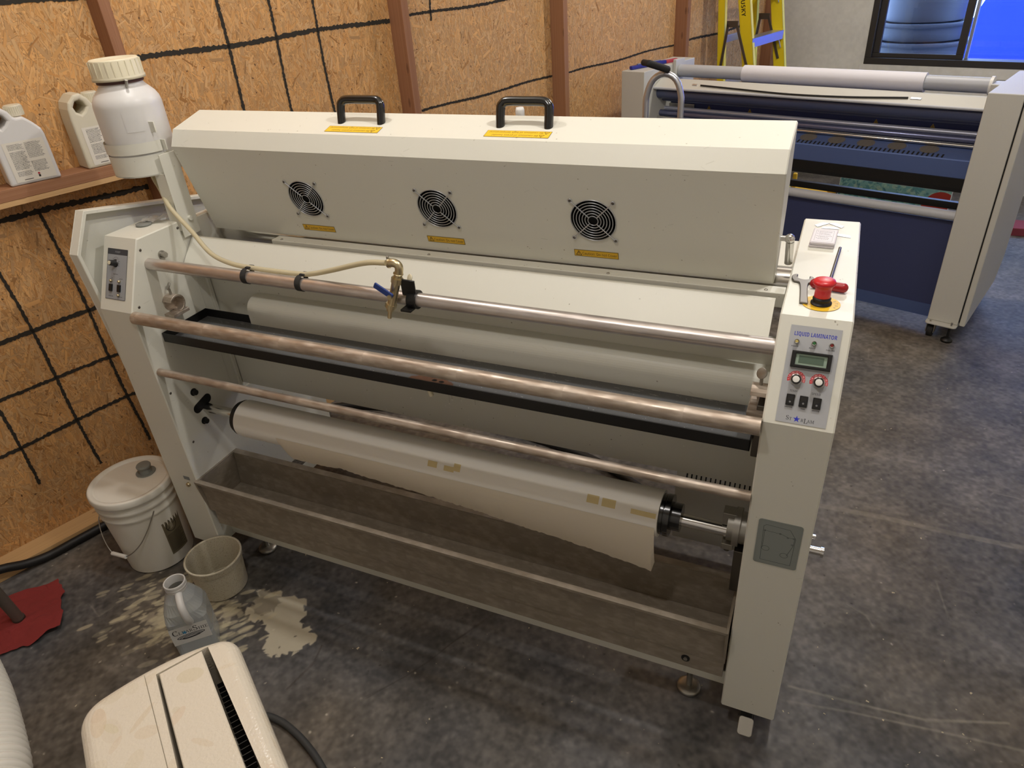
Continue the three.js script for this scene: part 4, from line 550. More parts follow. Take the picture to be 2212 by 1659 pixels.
{
  // tools and bits on top of the control tower
  const y = 1.1355;
  const s = new THREE.Shape(), c = [[-0.0075, 0], [-0.0075, 0.088], [-0.0195, 0.1], [-0.023, 0.117], [-0.019, 0.131], [-0.0105, 0.134], [-0.012, 0.122], [-0.009, 0.114], [0, 0.1105], [0.009, 0.114], [0.012, 0.122], [0.0125, 0.131], [0.02, 0.128], [0.0235, 0.115], [0.0195, 0.1], [0.0085, 0.088], [0.0075, 0]];
  s.setFromPoints(new THREE.SplineCurve(c.map((q) => new THREE.Vector2(...q))).getPoints(90));
  single('open_end_wrench', 'short steel open-end wrench lying beside the red stop button', 'wrench', put(slab(s, 0.005, 0.0012), V(0.9305, y, -0.13), V(0.995, 0, 0.1).normalize(), V(-0.08, 0, -0.99).normalize()), M.darkSteel, [0.93, y, -0.2]);
  const h = thing('hex_key', 'hex key with red T handle lying behind the stop button', 'hex key', [0.972, y, -0.25]);
  part(h, 'shaft', rod([0.9705, y + 0.0095, -0.228], [0.982, y + 0.004, -0.434], 0.0036, 6), M.darkSteel); part(h, 'handle', [rod([0.944, y + 0.0098, -0.213], [0.996, y + 0.0098, -0.204], 0.0095, 20), ball([0.944, y + 0.0098, -0.213], 0.0095), ball([0.996, y + 0.0098, -0.204], 0.0095), rod([0.9695, y + 0.0098, -0.21], [0.971, y + 0.0096, -0.24], 0.0085, 16, 0.0055)], M.redDark);
  const lab = label(0.05, 0.05, 6000, (g, W, H) => { g.fillStyle = '#dcd8dc'; g.fillRect(0, 0, W, H); g.strokeStyle = '#66636e'; g.lineWidth = 3; g.strokeRect(W * 0.1, H * 0.1, W * 0.8, H * 0.8); g.fillStyle = '#5a5862'; const R = rng(5); for (const y0 of [0.18, 0.34, 0.52, 0.68]) { g.fillRect(W * 0.16, H * y0, 10, 12); for (let k = 0; k < 2; k++) { let x = W * 0.24; while (x < W * (0.6 + 0.25 * R())) { const w = 5 + R() * 16; g.fillRect(x, H * (y0 + k * 0.07), w, 7); x += w + 5; } } } });
  for (const [k, dx] of [[0, 0], [1, 0.001]]) { const b = thing('blade_case', k ? 'printed white blade case, upper of the two on the tower' : 'plain white blade case under the printed one', 'case', [0.943, y + k * 0.0062, -0.48]); part(b, 'case', put(slab(rrect(0.0525, 0.095, 0.003), 0.0058, 0.001), V(0.9445 + dx, y + k * 0.0062, -0.482), V(0.998, 0, 0.04).normalize(), V(0.04, 0, -0.998).normalize()), S({ color: 0xd2ccd0, roughness: 0.55 })); if (k) part(b, 'printed_label', decal(0.047, 0.088, V(0.9455, y + 0.0122, -0.482), V(0.998, 0, 0.04).normalize(), V(0.04, 0, -0.998).normalize(), 0.0003), lab); }
  const blade = slab(shapeOf([[-0.02, -0.007], [0.02, -0.007], [0.014, 0.007], [-0.014, 0.007]]), 0.0006);
  for (const [x, z, a, l] of [[0.934, -0.592, 0.9, 'steel blade, the left one at the back of the tower'], [0.955, -0.572, 0.05, 'steel blade lying square across the tower back'], [0.97, -0.594, -0.75, 'steel blade, the right one at the back of the tower'], [0.984, -0.525, -0.25, 'steel blade poking out beside the blade case']]) single('steel_blade', l, 'blade', put(blade, V(x, y + (z < -0.58 ? 0.0002 : 0.0001), z), V(Math.cos(a), 0, -Math.sin(a)), V(-Math.sin(a), 0, -Math.cos(a))), M.alu, [x, y, z], 'loose blades on the tower');
  // oddments on the jar end tower
  const ty = 1.1475;
  single('metal_slug', 'round grey metal slug on the jar end tower', 'metal disc', lathe([[0, 0], [0.021, 0], [0.0225, 0.002], [0.022, 0.0055], [0.02, 0.0065], [0, 0.0065]], [-0.845, ty, -0.152], 14), M.grey, [-0.845, ty, -0.152]);
  const scrap = new THREE.PlaneGeometry(0.075, 0.05, 14, 10).rotateX(-Math.PI / 2); { const p = scrap.attributes.position; for (let i = 0; i < p.count; i++) p.setY(i, 0.003 + 0.012 * fbm(p.getX(i) * 60 + 9, p.getZ(i) * 60 + 4, 5, 3)); scrap.computeVertexNormals(); }
  single('plastic_scrap', 'crumpled clear plastic scrap behind the grey metal slug', 'scrap', uvm(scrap.rotateY(0.5).translate(-0.835, ty, -0.188)), M.clear, [-0.835, ty, -0.188]);
}

// ---------------------------------------------------------------- the blue laminator behind (local x along its rollers, z = 0 its front)
const M2 = room(0, 0, 2.73);
const toM2 = (x, y, z) => room(x, y, 2.73 - z);
{
  const b = turned('roll_laminator', 'grey and blue roll laminator standing below the window', 'laminator', M2.toArray(), -A18);
  const LI2 = -0.998, RI2 = 0.65;
  part(b, 'side_tower', [box(-1.146, LI2, 0.085, 1.128, -0.55, 0, 0.004)], M.paint2);
  part(b, 'side_tower', [box(RI2, 0.782, 0.085, 1.118, -0.58, 0, 0.004)], M.paint2);
  part(b, 'tower_cover', prism([[0.002, 0.088], [0.002, 1.11], [-0.6, 1.11], [-0.6, 0.24], [-0.52, 0.13]], 0.788, 0.812, 0.003), M.paint2);
  part(b, 'cover_gap', box(0.78, 0.79, 0.1, 1.1, -0.56, -0.004, 0), M.blackMatt);
  for (const x of [0.716, -1.072]) for (const z of [0, -0.55]) {
    part(b, 'foot_plate', put(slab(rrect(0.135, 0.09, 0.016), 0.007, 0.001), V(x, 0.078, z ? z + 0.02 : -0.01), EX, V(0, 0, -1)), M.paint2);
    part(b, 'plate_bolt', [rod([x - 0.045, 0.084, z + 0.02], [x - 0.045, 0.094, z + 0.02], 0.006, 6), rod([x + 0.045, 0.084, z + 0.022], [x + 0.045, 0.104, z + 0.022], 0.005, 12)], M.chrome);
    part(b, 'levelling_foot', [lathe([[0, 0], [0.025, 0], [0.026, 0.01], [0.012, 0.022], [0, 0.022]], [x + 0.04, 0, z + 0.012], 24), rod([x + 0.04, 0.02, z + 0.012], [x + 0.04, 0.08, z + 0.012], 0.006, 12)], M.black);
    const c = part(b, 'castor', [box(x - 0.06, x - 0.056, 0.025, 0.078, z - 0.03, z + 0.015, 0.001), box(x - 0.026, x - 0.022, 0.025, 0.078, z - 0.03, z + 0.015, 0.001), box(x - 0.06, x - 0.022, 0.07, 0.078, z - 0.03, z + 0.02, 0.001)], M.zinc); part(c, 'wheel', rod([x - 0.053, 0.03, z - 0.01], [x - 0.029, 0.03, z - 0.01], 0.0298, 24), M.rubber);
  }
  // lower blue panel and the bars above it
  part(b, 'lower_panel', prism([[-0.1, 0.09], [-0.045, 0.56], [-0.052, 0.56], [-0.12, 0.09]], LI2, RI2, 0.001), M.bluePanel);
  part(b, 'panel_hem', prism([[-0.095, 0.055], [-0.09, 0.118], [-0.112, 0.118], [-0.117, 0.055]], LI2, RI2, 0.002), M.blue);
  part(b, 'front_bar', rod([LI2, 0.59, -0.028], [RI2, 0.59, -0.028], 0.022, 28), M.tubeGrey);
  part(b, 'black_rail', box(LI2, RI2, 0.6, 0.632, -0.11, -0.085), M.black);
  part(b, 'black_guide', prism([[-0.045, 0.69], [-0.035, 0.71], [-0.035, 0.752], [-0.15, 0.752], [-0.15, 0.69]], LI2, RI2, 0.006), M.black);
  const tray = part(b, 'heater_housing', prism([[-0.045, 0.75], [-0.045, 0.826], [-0.18, 0.857], [-0.19, 0.75]], LI2 + 0.002, RI2 - 0.004, 0.003), M.blue);
  const tu = V(0, 0.031, -0.135).normalize(), tn = EX.clone().cross(tu);
  const mesh = S({ roughness: 0.6, map: texture(canvas(128, 128, (g) => { g.fillStyle = '#2c2a28'; g.fillRect(0, 0, 128, 128); g.fillStyle = '#a09890'; for (let y = 0; y < 16; y++) for (let x = 0; x < 16; x++) { g.fillRect(x * 8 + 1, y * 8 + 1, 2.6, 6); g.fillRect(x * 8 + 1, y * 8 + 1, 6, 2.4); } })) });
  for (let k = 0; k < 11; k++) { const x = 0.458 - k * 0.139; if (x < -0.95) break; part(tray, 'fan_mesh', plain(new THREE.CircleGeometry(0.04, 36).applyMatrix4(B4(V(x, 0.8436, -0.122).addScaledVector(tn, 0.0012), EX, tu, tn))), mesh, 'round wire mesh fan opening'); }
  for (let k = 0; k < 72; k++) { const x = 0.528 - k * 0.0205; part(tray, 'vent_slot', put(bx(0.0075, 0.03, 0.001, 0), V(x, 0.8326, -0.0735).addScaledVector(tn, 0.0006), EX, tu), M.blackMatt); }
  part(b, 'chrome_bar', rod([LI2, 0.864, -0.155], [RI2, 0.864, -0.155], 0.008, 20), M.chrome);
  part(b, 'laminating_roller', rod([LI2, 0.884, -0.185], [RI2, 0.884, -0.185], 0.0175, 32), S({ color: 0x6a6f8e, roughness: 0.18, metalness: 0.6 }));
  part(b, 'idler_roller', rod([LI2, 0.9, -0.235], [RI2, 0.9, -0.235], 0.012, 24), M.lightRoller);
  const bk = part(b, 'rear_panel', box(LI2, RI2, 0.84, 1.0, -0.31, -0.3), M.blueDark);
  const warn = label(0.022, 0.02, 4000, (g, W, H) => { g.fillStyle = '#2b3560'; g.fillRect(0, 0, W, H); g.fillStyle = '#a5882e'; g.beginPath(); g.moveTo(W / 2, 2); g.lineTo(W - 2, H - 3); g.lineTo(2, H - 3); g.fill(); g.fillStyle = '#222'; g.font = font(H * 0.6, 'bold'); g.textAlign = 'center'; g.fillText('!', W / 2, H * 0.84); });
  for (const x of [-0.751, -0.505, 0.155, 0.41]) part(bk, 'warning_triangle', decal(0.024, 0.022, V(x, 0.908, -0.2998)), warn, 'small yellow warning triangle');
  part(b, 'upper_roller', [rod([LI2, 1.0, -0.165], [RI2, 1.0, -0.165], 0.034, 32), rod([LI2, 0.97, -0.22], [RI2, 0.97, -0.22], 0.028, 28)], M.rollerBlue);
  const cov = part(b, 'top_cover', prism([[-0.1, 1.034], [-0.172, 1.0685], [-0.2, 1.0685], [-0.2, 1.06], [-0.174, 1.06], [-0.104, 1.028]], LI2 + 0.002, RI2 - 0.004, 0.001), M.paint2);
  part(cov, 'cover_edge', [rod([LI2, 1.03, -0.104], [RI2, 1.03, -0.104], 0.0065, 14)], M.tubeGrey);
  part(cov, 'rubber_cord', tube([[-0.722, 1.054, -0.13], [-0.5, 1.049, -0.118], [-0.226, 1.043, -0.107], [0.05, 1.046, -0.113], [0.32, 1.0555, -0.133]], 0.0042, 60, 8), M.cable);
  part(cov, 'cord_clip', [put(bx(0.03, 0.012, 0.004, 0.001), V(-0.76, 1.0535, -0.136), EX, V(0, 0.45, -0.9).normalize()), put(bx(0.045, 0.012, 0.004, 0.001), V(0.352, 1.0535, -0.136), EX, V(0, 0.45, -0.9).normalize())], M.alu);
  part(b, 'roll_holder', [box(LI2, LI2 + 0.02, 1.03, 1.15, -0.4, -0.3, 0.004), box(0.6, RI2, 1.03, 1.1, -0.4, -0.3, 0.004)], M.paint2);
  part(b, 'swing_bracket', [box(LI2, LI2 + 0.16, 0.86, 0.92, -0.29, -0.28), rod([LI2, 0.83, -0.2], [LI2 + 0.12, 0.83, -0.2], 0.01, 14)], M.zinc);

  const t = turned('media_roll', 'thick white media roll on a grey tube atop the blue laminator', 'paper roll', toM2(-0.13, 1.086, -0.35).toArray(), -A18);
  part(t, 'core_tube', [rod([-0.846, 0, 0], [0.72, 0, 0], 0.0335, 40)], M.tubeGrey); part(t, 'media', rod([-0.452, 0, 0], [0.456, 0, 0], 0.0435, 48), M.paperBlue); part(t, 'tube_flange', rod([0.72, 0, 0], [0.732, 0, 0], 0.04, 36), M.white);

  const k = turned('utility_knife', 'blue handled knife with red tip on the far tower top', 'knife', toM2(-1.06, 1.1285, -0.2).toArray(), -A18);
  part(k, 'body', put(box(-0.012, 0.012, 0, 0.02, -0.1, 0.17, 0.006), V(-0.01, 0, 0), V(0.97, 0, 0.24), EY), S({ color: 0x232a86, roughness: 0.35 })); part(k, 'blade_end', put(box(-0.012, 0.012, 0, 0.018, -0.19, -0.1, 0.004), V(-0.01, 0, 0), V(0.97, 0, 0.24), EY), S({ color: 0xb04050, roughness: 0.4 })); part(k, 'slider', put(box(-0.006, 0.006, 0.02, 0.026, -0.06, 0.12, 0.002), V(-0.01, 0, 0), V(0.97, 0, 0.24), EY), S({ color: 0x777c92, roughness: 0.4 }));
}
{
  // hand truck standing between the two machines
  const z = -2.05, h = thing('hand_truck', 'hand truck with looped tube handle and black grip behind the hood', 'hand truck', [0.2, 0, z]);
  const X = 0.203, w = 0.078;
  part(h, 'loop_handle', tube([[X - w - 0.005, 0.12, z], [X - w - 0.002, 0.6, z], [X - w, 1.08, z], [X - w + 0.003, 1.16, z], [X - 0.05, 1.225, z], [X, 1.252, z], [X + 0.05, 1.228, z], [X + w - 0.003, 1.165, z], [X + w, 1.08, z], [X + w + 0.002, 0.6, z], [X + w + 0.005, 0.12, z]], 0.0135, 120, 14), M.alu);
  part(h, 'grip', [rod([X + 0.014, 1.27, z + 0.015], [X - 0.05, 1.302, z + 0.075], 0.0145, 18), ball([X + 0.014, 1.27, z + 0.015], 0.0145), ball([X - 0.05, 1.302, z + 0.075], 0.0145), rod([X - 0.05, 1.302, z + 0.075], [X - 0.085, 1.3, z + 0.03], 0.013, 16)], M.rubber);
  part(h, 'grip_socket', rod([X, 1.248, z], [X + 0.008, 1.275, z + 0.008], 0.012, 14), M.alu);
  part(h, 'cross_bar', [0.3, 0.6, 0.9].map((y) => rod([X - w, y, z], [X + w, y, z], 0.009, 12)), M.alu); part(h, 'toe_plate', box(X - 0.14, X + 0.14, 0, 0.008, z, z + 0.2, 0.002), M.alu);
  for (const s of [-1, 1]) part(h, 'wheel', rod([X + s * 0.12, 0.1, z - 0.05], [X + s * 0.165, 0.1, z - 0.05], 0.0995, 32), M.rubber);
  part(h, 'axle', rod([X - 0.12, 0.1, z - 0.05], [X + 0.12, 0.1, z - 0.05], 0.009, 12), M.zinc); part(h, 'side_rail', [rod([X - w - 0.005, 0.0, z], [X - w - 0.005, 0.14, z], 0.012, 12), rod([X + w + 0.005, 0.0, z], [X + w + 0.005, 0.14, z], 0.012, 12), rod([X - w, 0.12, z], [X - 0.115, 0.1, z - 0.05], 0.009, 10), rod([X + w, 0.12, z], [X + 0.115, 0.1, z - 0.05], 0.009, 10)], M.alu);
}
{
  // step ladder in the corner: local x = along the window wall, z = towards the camera
  const s0 = 3.95, s1 = 4.42, l = turned('step_ladder', 'yellow fibreglass step ladder with aluminium treads in the corner', 'ladder', room(0, 0, 0).toArray(), -A18);
  const uA = (y) => -1.197 + 0.067 * (1.375 - y), uB = (y) => -1.043 + 0.18 * (1.375 - y), TOP = 2.5, zz = (s) => -s;
  const rail = (u, s, wd, nm) => { // a channel: web facing the camera side, two flanges
    const p0 = V(u(0), 0.0, zz(s)), p1 = V(u(TOP), TOP, zz(s)), d = p1.clone().sub(p0), Y = d.clone().normalize(), X = Y.clone().cross(EZ).normalize().negate(); const Xr = EX.clone().addScaledVector(Y, -Y.x).normalize();
    const g = (a, b, c, e) => put(box(a, b, 0, d.length(), c, e, 0.002), p0, Xr, Y);
    const r = part(l, nm, [g(-wd / 2, wd / 2, -0.004, 0.004)], M.ladder); part(r, 'flange', [g(-wd / 2, -wd / 2 + 0.005, -0.03, 0.004), g(wd / 2 - 0.005, wd / 2, -0.03, 0.004)], M.ladderEdge); return r;
  };
  const A = rail(uA, s0, 0.048, 'rear_rail'), Bq = rail(uB, s0, 0.08, 'front_rail'); rail(uA, s1, 0.048, 'rear_rail'); rail(uB, s1, 0.08, 'front_rail');
  for (let y = 0.305; y < 2.3; y += 0.28) { const yy = y + 0.005, b = part(l, 'tread', [box(uB(yy) - 0.035, uB(yy) + 0.045, yy - 0.004, yy, zz(s1), zz(s0), 0.001), box(uB(yy) + 0.04, uB(yy) + 0.045, yy - 0.055, yy, zz(s1), zz(s0), 0.001), box(uB(yy) - 0.035, uB(yy) - 0.03, yy - 0.03, yy, zz(s1), zz(s0), 0.001)], M.alu); part(l, 'tread_brace', [rod([uB(yy) + 0.03, yy - 0.05, zz(s0) - 0.04], [uB(yy - 0.11) + 0.02, yy - 0.11, zz(s0) - 0.01], 0.004, 8), rod([uB(yy) + 0.03, yy - 0.05, zz(s1) + 0.04], [uB(yy - 0.11) + 0.02, yy - 0.11, zz(s1) + 0.01], 0.004, 8)], M.alu); part(l, 'rear_rung', box(uA(yy) - 0.008, uA(yy) + 0.008, yy - 0.035, yy + 0.01, zz(s1), zz(s0), 0.002), M.alu); }
  for (const s of [s0 - 0.006, s1 - 0.006]) { const ym = 1.234, uc = (uA(1.1) + uB(1.1)) / 2 - 0.02; part(l, 'spreader', [box(uc - 0.04, uc + 0.04, ym - 0.018, ym + 0.02, zz(s) - 0.002, zz(s) + 0.004, 0.002), put(bx(0.018, 0.27, 0.004, 0.001), V((uc - 0.025 + uA(0.98)) / 2, 1.1, zz(s) + 0.002), V(0.99, -0.12, 0).normalize(), V(0.12, 0.99, 0).normalize()), put(bx(0.018, 0.28, 0.004, 0.001), V((uc + 0.03 + uB(0.98)) / 2, 1.1, zz(s) + 0.002), V(0.93, 0.36, 0).normalize(), V(-0.36, 0.93, 0).normalize())], M.darkSteel); }
  part(l, 'top_cap', box(uA(TOP) - 0.06, uB(TOP) + 0.06, TOP - 0.02, TOP + 0.04, zz(s1) - 0.03, zz(s0) + 0.03, 0.01), M.ladder);
  const tx = label(0.06, 0.34, 1600, (g, W, H) => { g.fillStyle = '#d8bf12'; g.fillRect(0, 0, W, H); g.fillStyle = '#c8c4ae'; g.fillRect(0, 0, W, H * 0.16); g.fillStyle = '#25230c'; g.translate(W * 0.22, H * 0.13); g.rotate(Math.PI / 2); g.font = font(W * 0.66, 'bold'); g.fillText('HUSKY', 0, 0, H * 0.5); });
  const yb = 1.28, Yb = V(uB(1.6) - uB(1.0), 0.6, 0).normalize(); part(l, 'rail_lettering', decal(0.06, 0.34, V(uB(yb) - 0.004, yb, zz(s0) + 0.004), V(Yb.y, -Yb.x, 0), Yb, 0.0008), tx, 'dark lettering printed on the ladder rail');
}
{
  // things seen under the blue laminator
  const c = toM2(-0.3, 0, -0.95);
  const y = turned('yellow_tool_case', 'yellow tool case standing behind the blue laminator', 'case', c.toArray(), -A18 + 0.2);
  part(y, 'case_body', [prism([[0.05, 0], [0.06, 0.3], [-0.06, 0.34], [-0.06, 0]], -0.16, 0.1, 0.015)], M.yellow); part(y, 'case_handle', [box(-0.16, -0.135, 0.3, 0.42, -0.03, 0.0, 0.006), rod([0.06, 0.33, -0.02], [0.11, 0.33, -0.02], 0.025, 20)], M.yellow); part(y, 'knob', rod([0.1, 0.31, -0.02], [0.14, 0.3, -0.02], 0.022, 16), M.black);
  const art = label(0.62, 0.42, 900, (g, W, H) => { const R = rng(66); g.fillStyle = '#7fae9f'; g.fillRect(0, 0, W, H); for (let i = 0; i < 900; i++) { g.fillStyle = ['rgba(60,120,120,.5)', 'rgba(170,205,170,.5)', 'rgba(95,150,150,.5)', 'rgba(205,215,170,.45)', 'rgba(40,90,100,.4)'][R() * 5 | 0]; g.beginPath(); g.ellipse(R() * W, R() * H, 2 + R() * 16, 2 + R() * 12, R() * 3, 0, 7); g.fill(); } g.fillStyle = '#a83a26'; g.beginPath(); g.ellipse(W * 0.93, H * 0.3, W * 0.16, H * 0.28, 0, 0, 7); g.fill(); });
  const a = turned('art_print', 'mottled turquoise print with a red shape leaning behind the blue laminator', 'print', toM2(0.13, 0, -0.92).toArray(), -A18);
  part(a, 'print_board', put(bx(0.62, 0.42, 0.012, 0.001), V(0, 0.212, -0.03), EX, V(0, 0.99, -0.13).normalize()), M.white); part(a, 'printed_face', decal(0.615, 0.415, V(0, 0.212, -0.03), EX, V(0, 0.99, -0.13).normalize(), 0.0065), art);
  const rp = room(0.72, 0, 4.43); single('red_floor_mat', 'red mat corner on the floor beyond the blue laminator', 'mat', box(rp.x - 0.1, rp.x + 0.3, 0, 0.05, rp.z - 0.12, rp.z + 0.05, 0.004), S({ color: 0x8a3a44, roughness: 0.9 }), [rp.x, 0, rp.z]);
}
{
  // jugs on the blocking of the wood wall (local x along the wall)
  const org = (s, y, n) => V(U.x * (DW + n) + Wd.x * s, y, U.z * (DW + n) + Wd.z * s);
  const print = (seed) => label(0.11, 0.115, 7000, (g, W, H) => { const R = rng(seed); g.fillStyle = '#d8d3c6'; g.fillRect(0, 0, W, H); g.fillStyle = '#4a4a4a'; for (const x0 of [0.1, 0.52]) for (let y = 0.06; y < (x0 > 0.4 ? 0.8 : 0.86); y += 0.021) { if (R() < 0.08) { y += 0.015; continue; } let x = x0; const e = x0 + 0.3 + R() * 0.08; while (x < e) { const w = 0.008 + R() * 0.03; g.fillRect(x * W, y * H, w * W, H * (R() < 0.1 ? 0.013 : 0.009)); x += w + 0.008; } } g.fillStyle = '#a82f38'; g.beginPath(); g.arc(W * 0.59, H * 0.855, W * 0.028, 0, 7); g.fill(); g.fillStyle = '#241f1f'; g.fillRect(W * 0.565, H * 0.885, W * 0.05, H * 0.06); g.fillRect(W * 0.2, H * 0.945, W * 0.22, H * 0.016); });
  const jug = (s, n, turn, lab, mat, level, seed) => {
    const t = turned('plastic_jug', lab, 'jug', org(s, 1.2392, n).toArray(), Math.PI / 2 - A18 + turn, 'jugs on the wall ledge');
    const body = new THREE.Shape(); const pts = [[-0.07, 0.004], [-0.066, 0], [0.066, 0], [0.07, 0.004], [0.07, 0.13], [0.066, 0.148], [0.05, 0.168], [0.036, 0.182], [0.03, 0.186], [0.012, 0.186], [0.006, 0.19], [-0.002, 0.206], [-0.02, 0.222], [-0.04, 0.22], [-0.062, 0.2], [-0.068, 0.18], [-0.07, 0.15]];
    body.setFromPoints(pts.map((p) => new THREE.Vector2(...p))); const hole = new THREE.Path(); hole.setFromPoints([[-0.046, 0.17], [-0.05, 0.185], [-0.04, 0.2], [-0.026, 0.203], [-0.018, 0.196], [-0.012, 0.182], [-0.022, 0.17], [-0.034, 0.162]].map((p) => new THREE.Vector2(...p))); body.holes.push(hole);
    part(t, 'jug_body', slab(body, 0.086, 0.007, 3).translate(0, 0, -0.043), mat);
    if (level) part(t, 'fluid', box(-0.064, 0.064, 0.004, level, -0.037, 0.037, 0.01), M.liquid);
    part(t, 'jug_label', decal(0.11, 0.115, V(0.004, 0.066, 0.0432), EX, EY, 0.0006), print(seed), 'white label of small print');
    const cap = part(t, 'cap', lathe([[0, 0.218], [0.021, 0.218], [0.0235, 0.215], [0.0245, 0.188], [0.02, 0.187]], [0.021, 0, 0], 32), M.hdpeCream); for (let k = 0; k < 28; k++) { const a = k / 28 * 6.283; part(cap, 'cap_rib', uvm(new THREE.BoxGeometry(0.0016, 0.023, 0.002).translate(0.0243, 0.2025, 0).rotateY(a).translate(0.021, 0, 0)), M.hdpeCream); }
  };
  jug(-0.222, 0.046, -0.1, 'half full white jug with printed label, leftmost on the wall ledge', M.hdpe, 0.085, 1);
  jug(0.0, 0.044, 0.0, 'cream jug with open grip behind the large white jar', M.hdpeCream, 0, 2);
}

// ---------------------------------------------------------------- things on the floor
{
  const p = [-1.045, 0, 0.075], b = thing('lidded_bucket', 'white plastic bucket with closed lid beside the laminator leg', 'bucket', p);
  part(b, 'pail', lathe([[0, 0], [0.1, 0], [0.107, 0.006], [0.121, 0.24], [0.126, 0.243], [0.126, 0.252], [0.1225, 0.256], [0.1235, 0.272], [0.1285, 0.275], [0.1285, 0.285], [0.1245, 0.288], [0.1255, 0.312], [0.125, 0.32]], p, 64), M.bucket);
  part(b, 'lid', lathe([[0, 0.3285], [0.108, 0.3285], [0.1115, 0.326], [0.1165, 0.327], [0.119, 0.3335], [0.128, 0.334], [0.1335, 0.33], [0.1345, 0.314], [0.132, 0.307], [0.1285, 0.306]], p, 64), M.bucket);
  const sx = p[0] + 0.018, sz = p[2] - 0.05;
  part(b, 'spout', [lathe([[0.03, 0.329], [0.0315, 0.3325], [0.029, 0.3335], [0.022, 0.331], [0.019, 0.332], [0.0165, 0.35]], [sx, 0, sz], 32), lathe([[0.0165, 0.35], [0.0225, 0.352], [0.0235, 0.358], [0.021, 0.362], [0, 0.3625]], [sx, 0, sz], 32)], M.grey, 'grey pull-up spout');
  part(b, 'bail', tube([[p[0] - 0.112, 0.235, p[2] + 0.065], [p[0] - 0.098, 0.2, p[2] + 0.1], [p[0] - 0.07, 0.145, p[2] + 0.125], [p[0] - 0.028, 0.105, p[2] + 0.137], [p[0] + 0.03, 0.112, p[2] + 0.13], [p[0] + 0.075, 0.15, p[2] + 0.105], [p[0] + 0.102, 0.2, p[2] + 0.075], [p[0] + 0.122, 0.262, p[2] + 0.04]], 0.0018, 80, 8), M.zinc);
  part(b, 'bail_grip', [rod([p[0] - 0.038, 0.107, p[2] + 0.1365], [p[0] + 0.025, 0.109, p[2] + 0.1335], 0.0068, 16)], M.white);
  const lab = label(0.08, 0.19, 4000, (g, W, H) => { const R = rng(9); g.fillStyle = '#6d6450'; g.fillRect(0, 0, W, H); g.fillStyle = '#b9ad86'; g.font = font(W * 0.2, 'bold'); for (let i = 0; i < 5; i++) { g.fillRect(W * (0.08 + 0.1 * i), H * (0.03 + R() * 0.02), W * 0.06, H * (0.05 + R() * 0.05)); } g.strokeStyle = '#1c1a16'; g.lineWidth = W * 0.035; g.beginPath(); g.ellipse(W * 0.42, H * 0.32, W * 0.26, H * 0.13, 0, 0, 7); g.stroke(); g.beginPath(); g.moveTo(W * 0.2, H * 0.38); g.lineTo(W * 0.64, H * 0.26); g.stroke(); g.fillStyle = '#8d8672'; g.beginPath(); g.arc(W * 0.42, H * 0.3, W * 0.08, 0, 7); g.fill(); g.fillRect(W * 0.34, H * 0.33, W * 0.16, H * 0.06); g.fillStyle = '#2a271f'; for (let y = 0.5; y < 0.96; y += 0.022) g.fillRect(W * 0.06, H * y, W * (0.6 + R() * 0.3), H * 0.009); });
  const lg = new THREE.CylinderGeometry(0.1195, 0.1105, 0.17, 12, 1, true, 1.3, 0.62); part(b, 'warning_label', plain(lg.translate(p[0], 0.135, p[2])), lab, 'brown warning label with a crossed-out symbol');
}
{
  const p = [-0.712, 0, 0.118], b = thing('open_bucket', 'small dirty open plastic bucket in front of the laminator leg', 'bucket', p);
  part(b, 'pail', lathe([[0, 0], [0.072, 0], [0.077, 0.005], [0.084, 0.112], [0.0875, 0.114], [0.0885, 0.132], [0.0905, 0.133], [0.0905, 0.138], [0.0855, 0.1385], [0.084, 0.136], [0.0745, 0.012], [0.07, 0.008], [0, 0.008]], p, 60), M.bucketDirty);
  part(b, 'residue', lathe([[0, 0.0125], [0.05, 0.012], [0.072, 0.0095]], p, 40), S({ color: 0x8c8675, roughness: 0.8 }), 'dried grey residue');
}
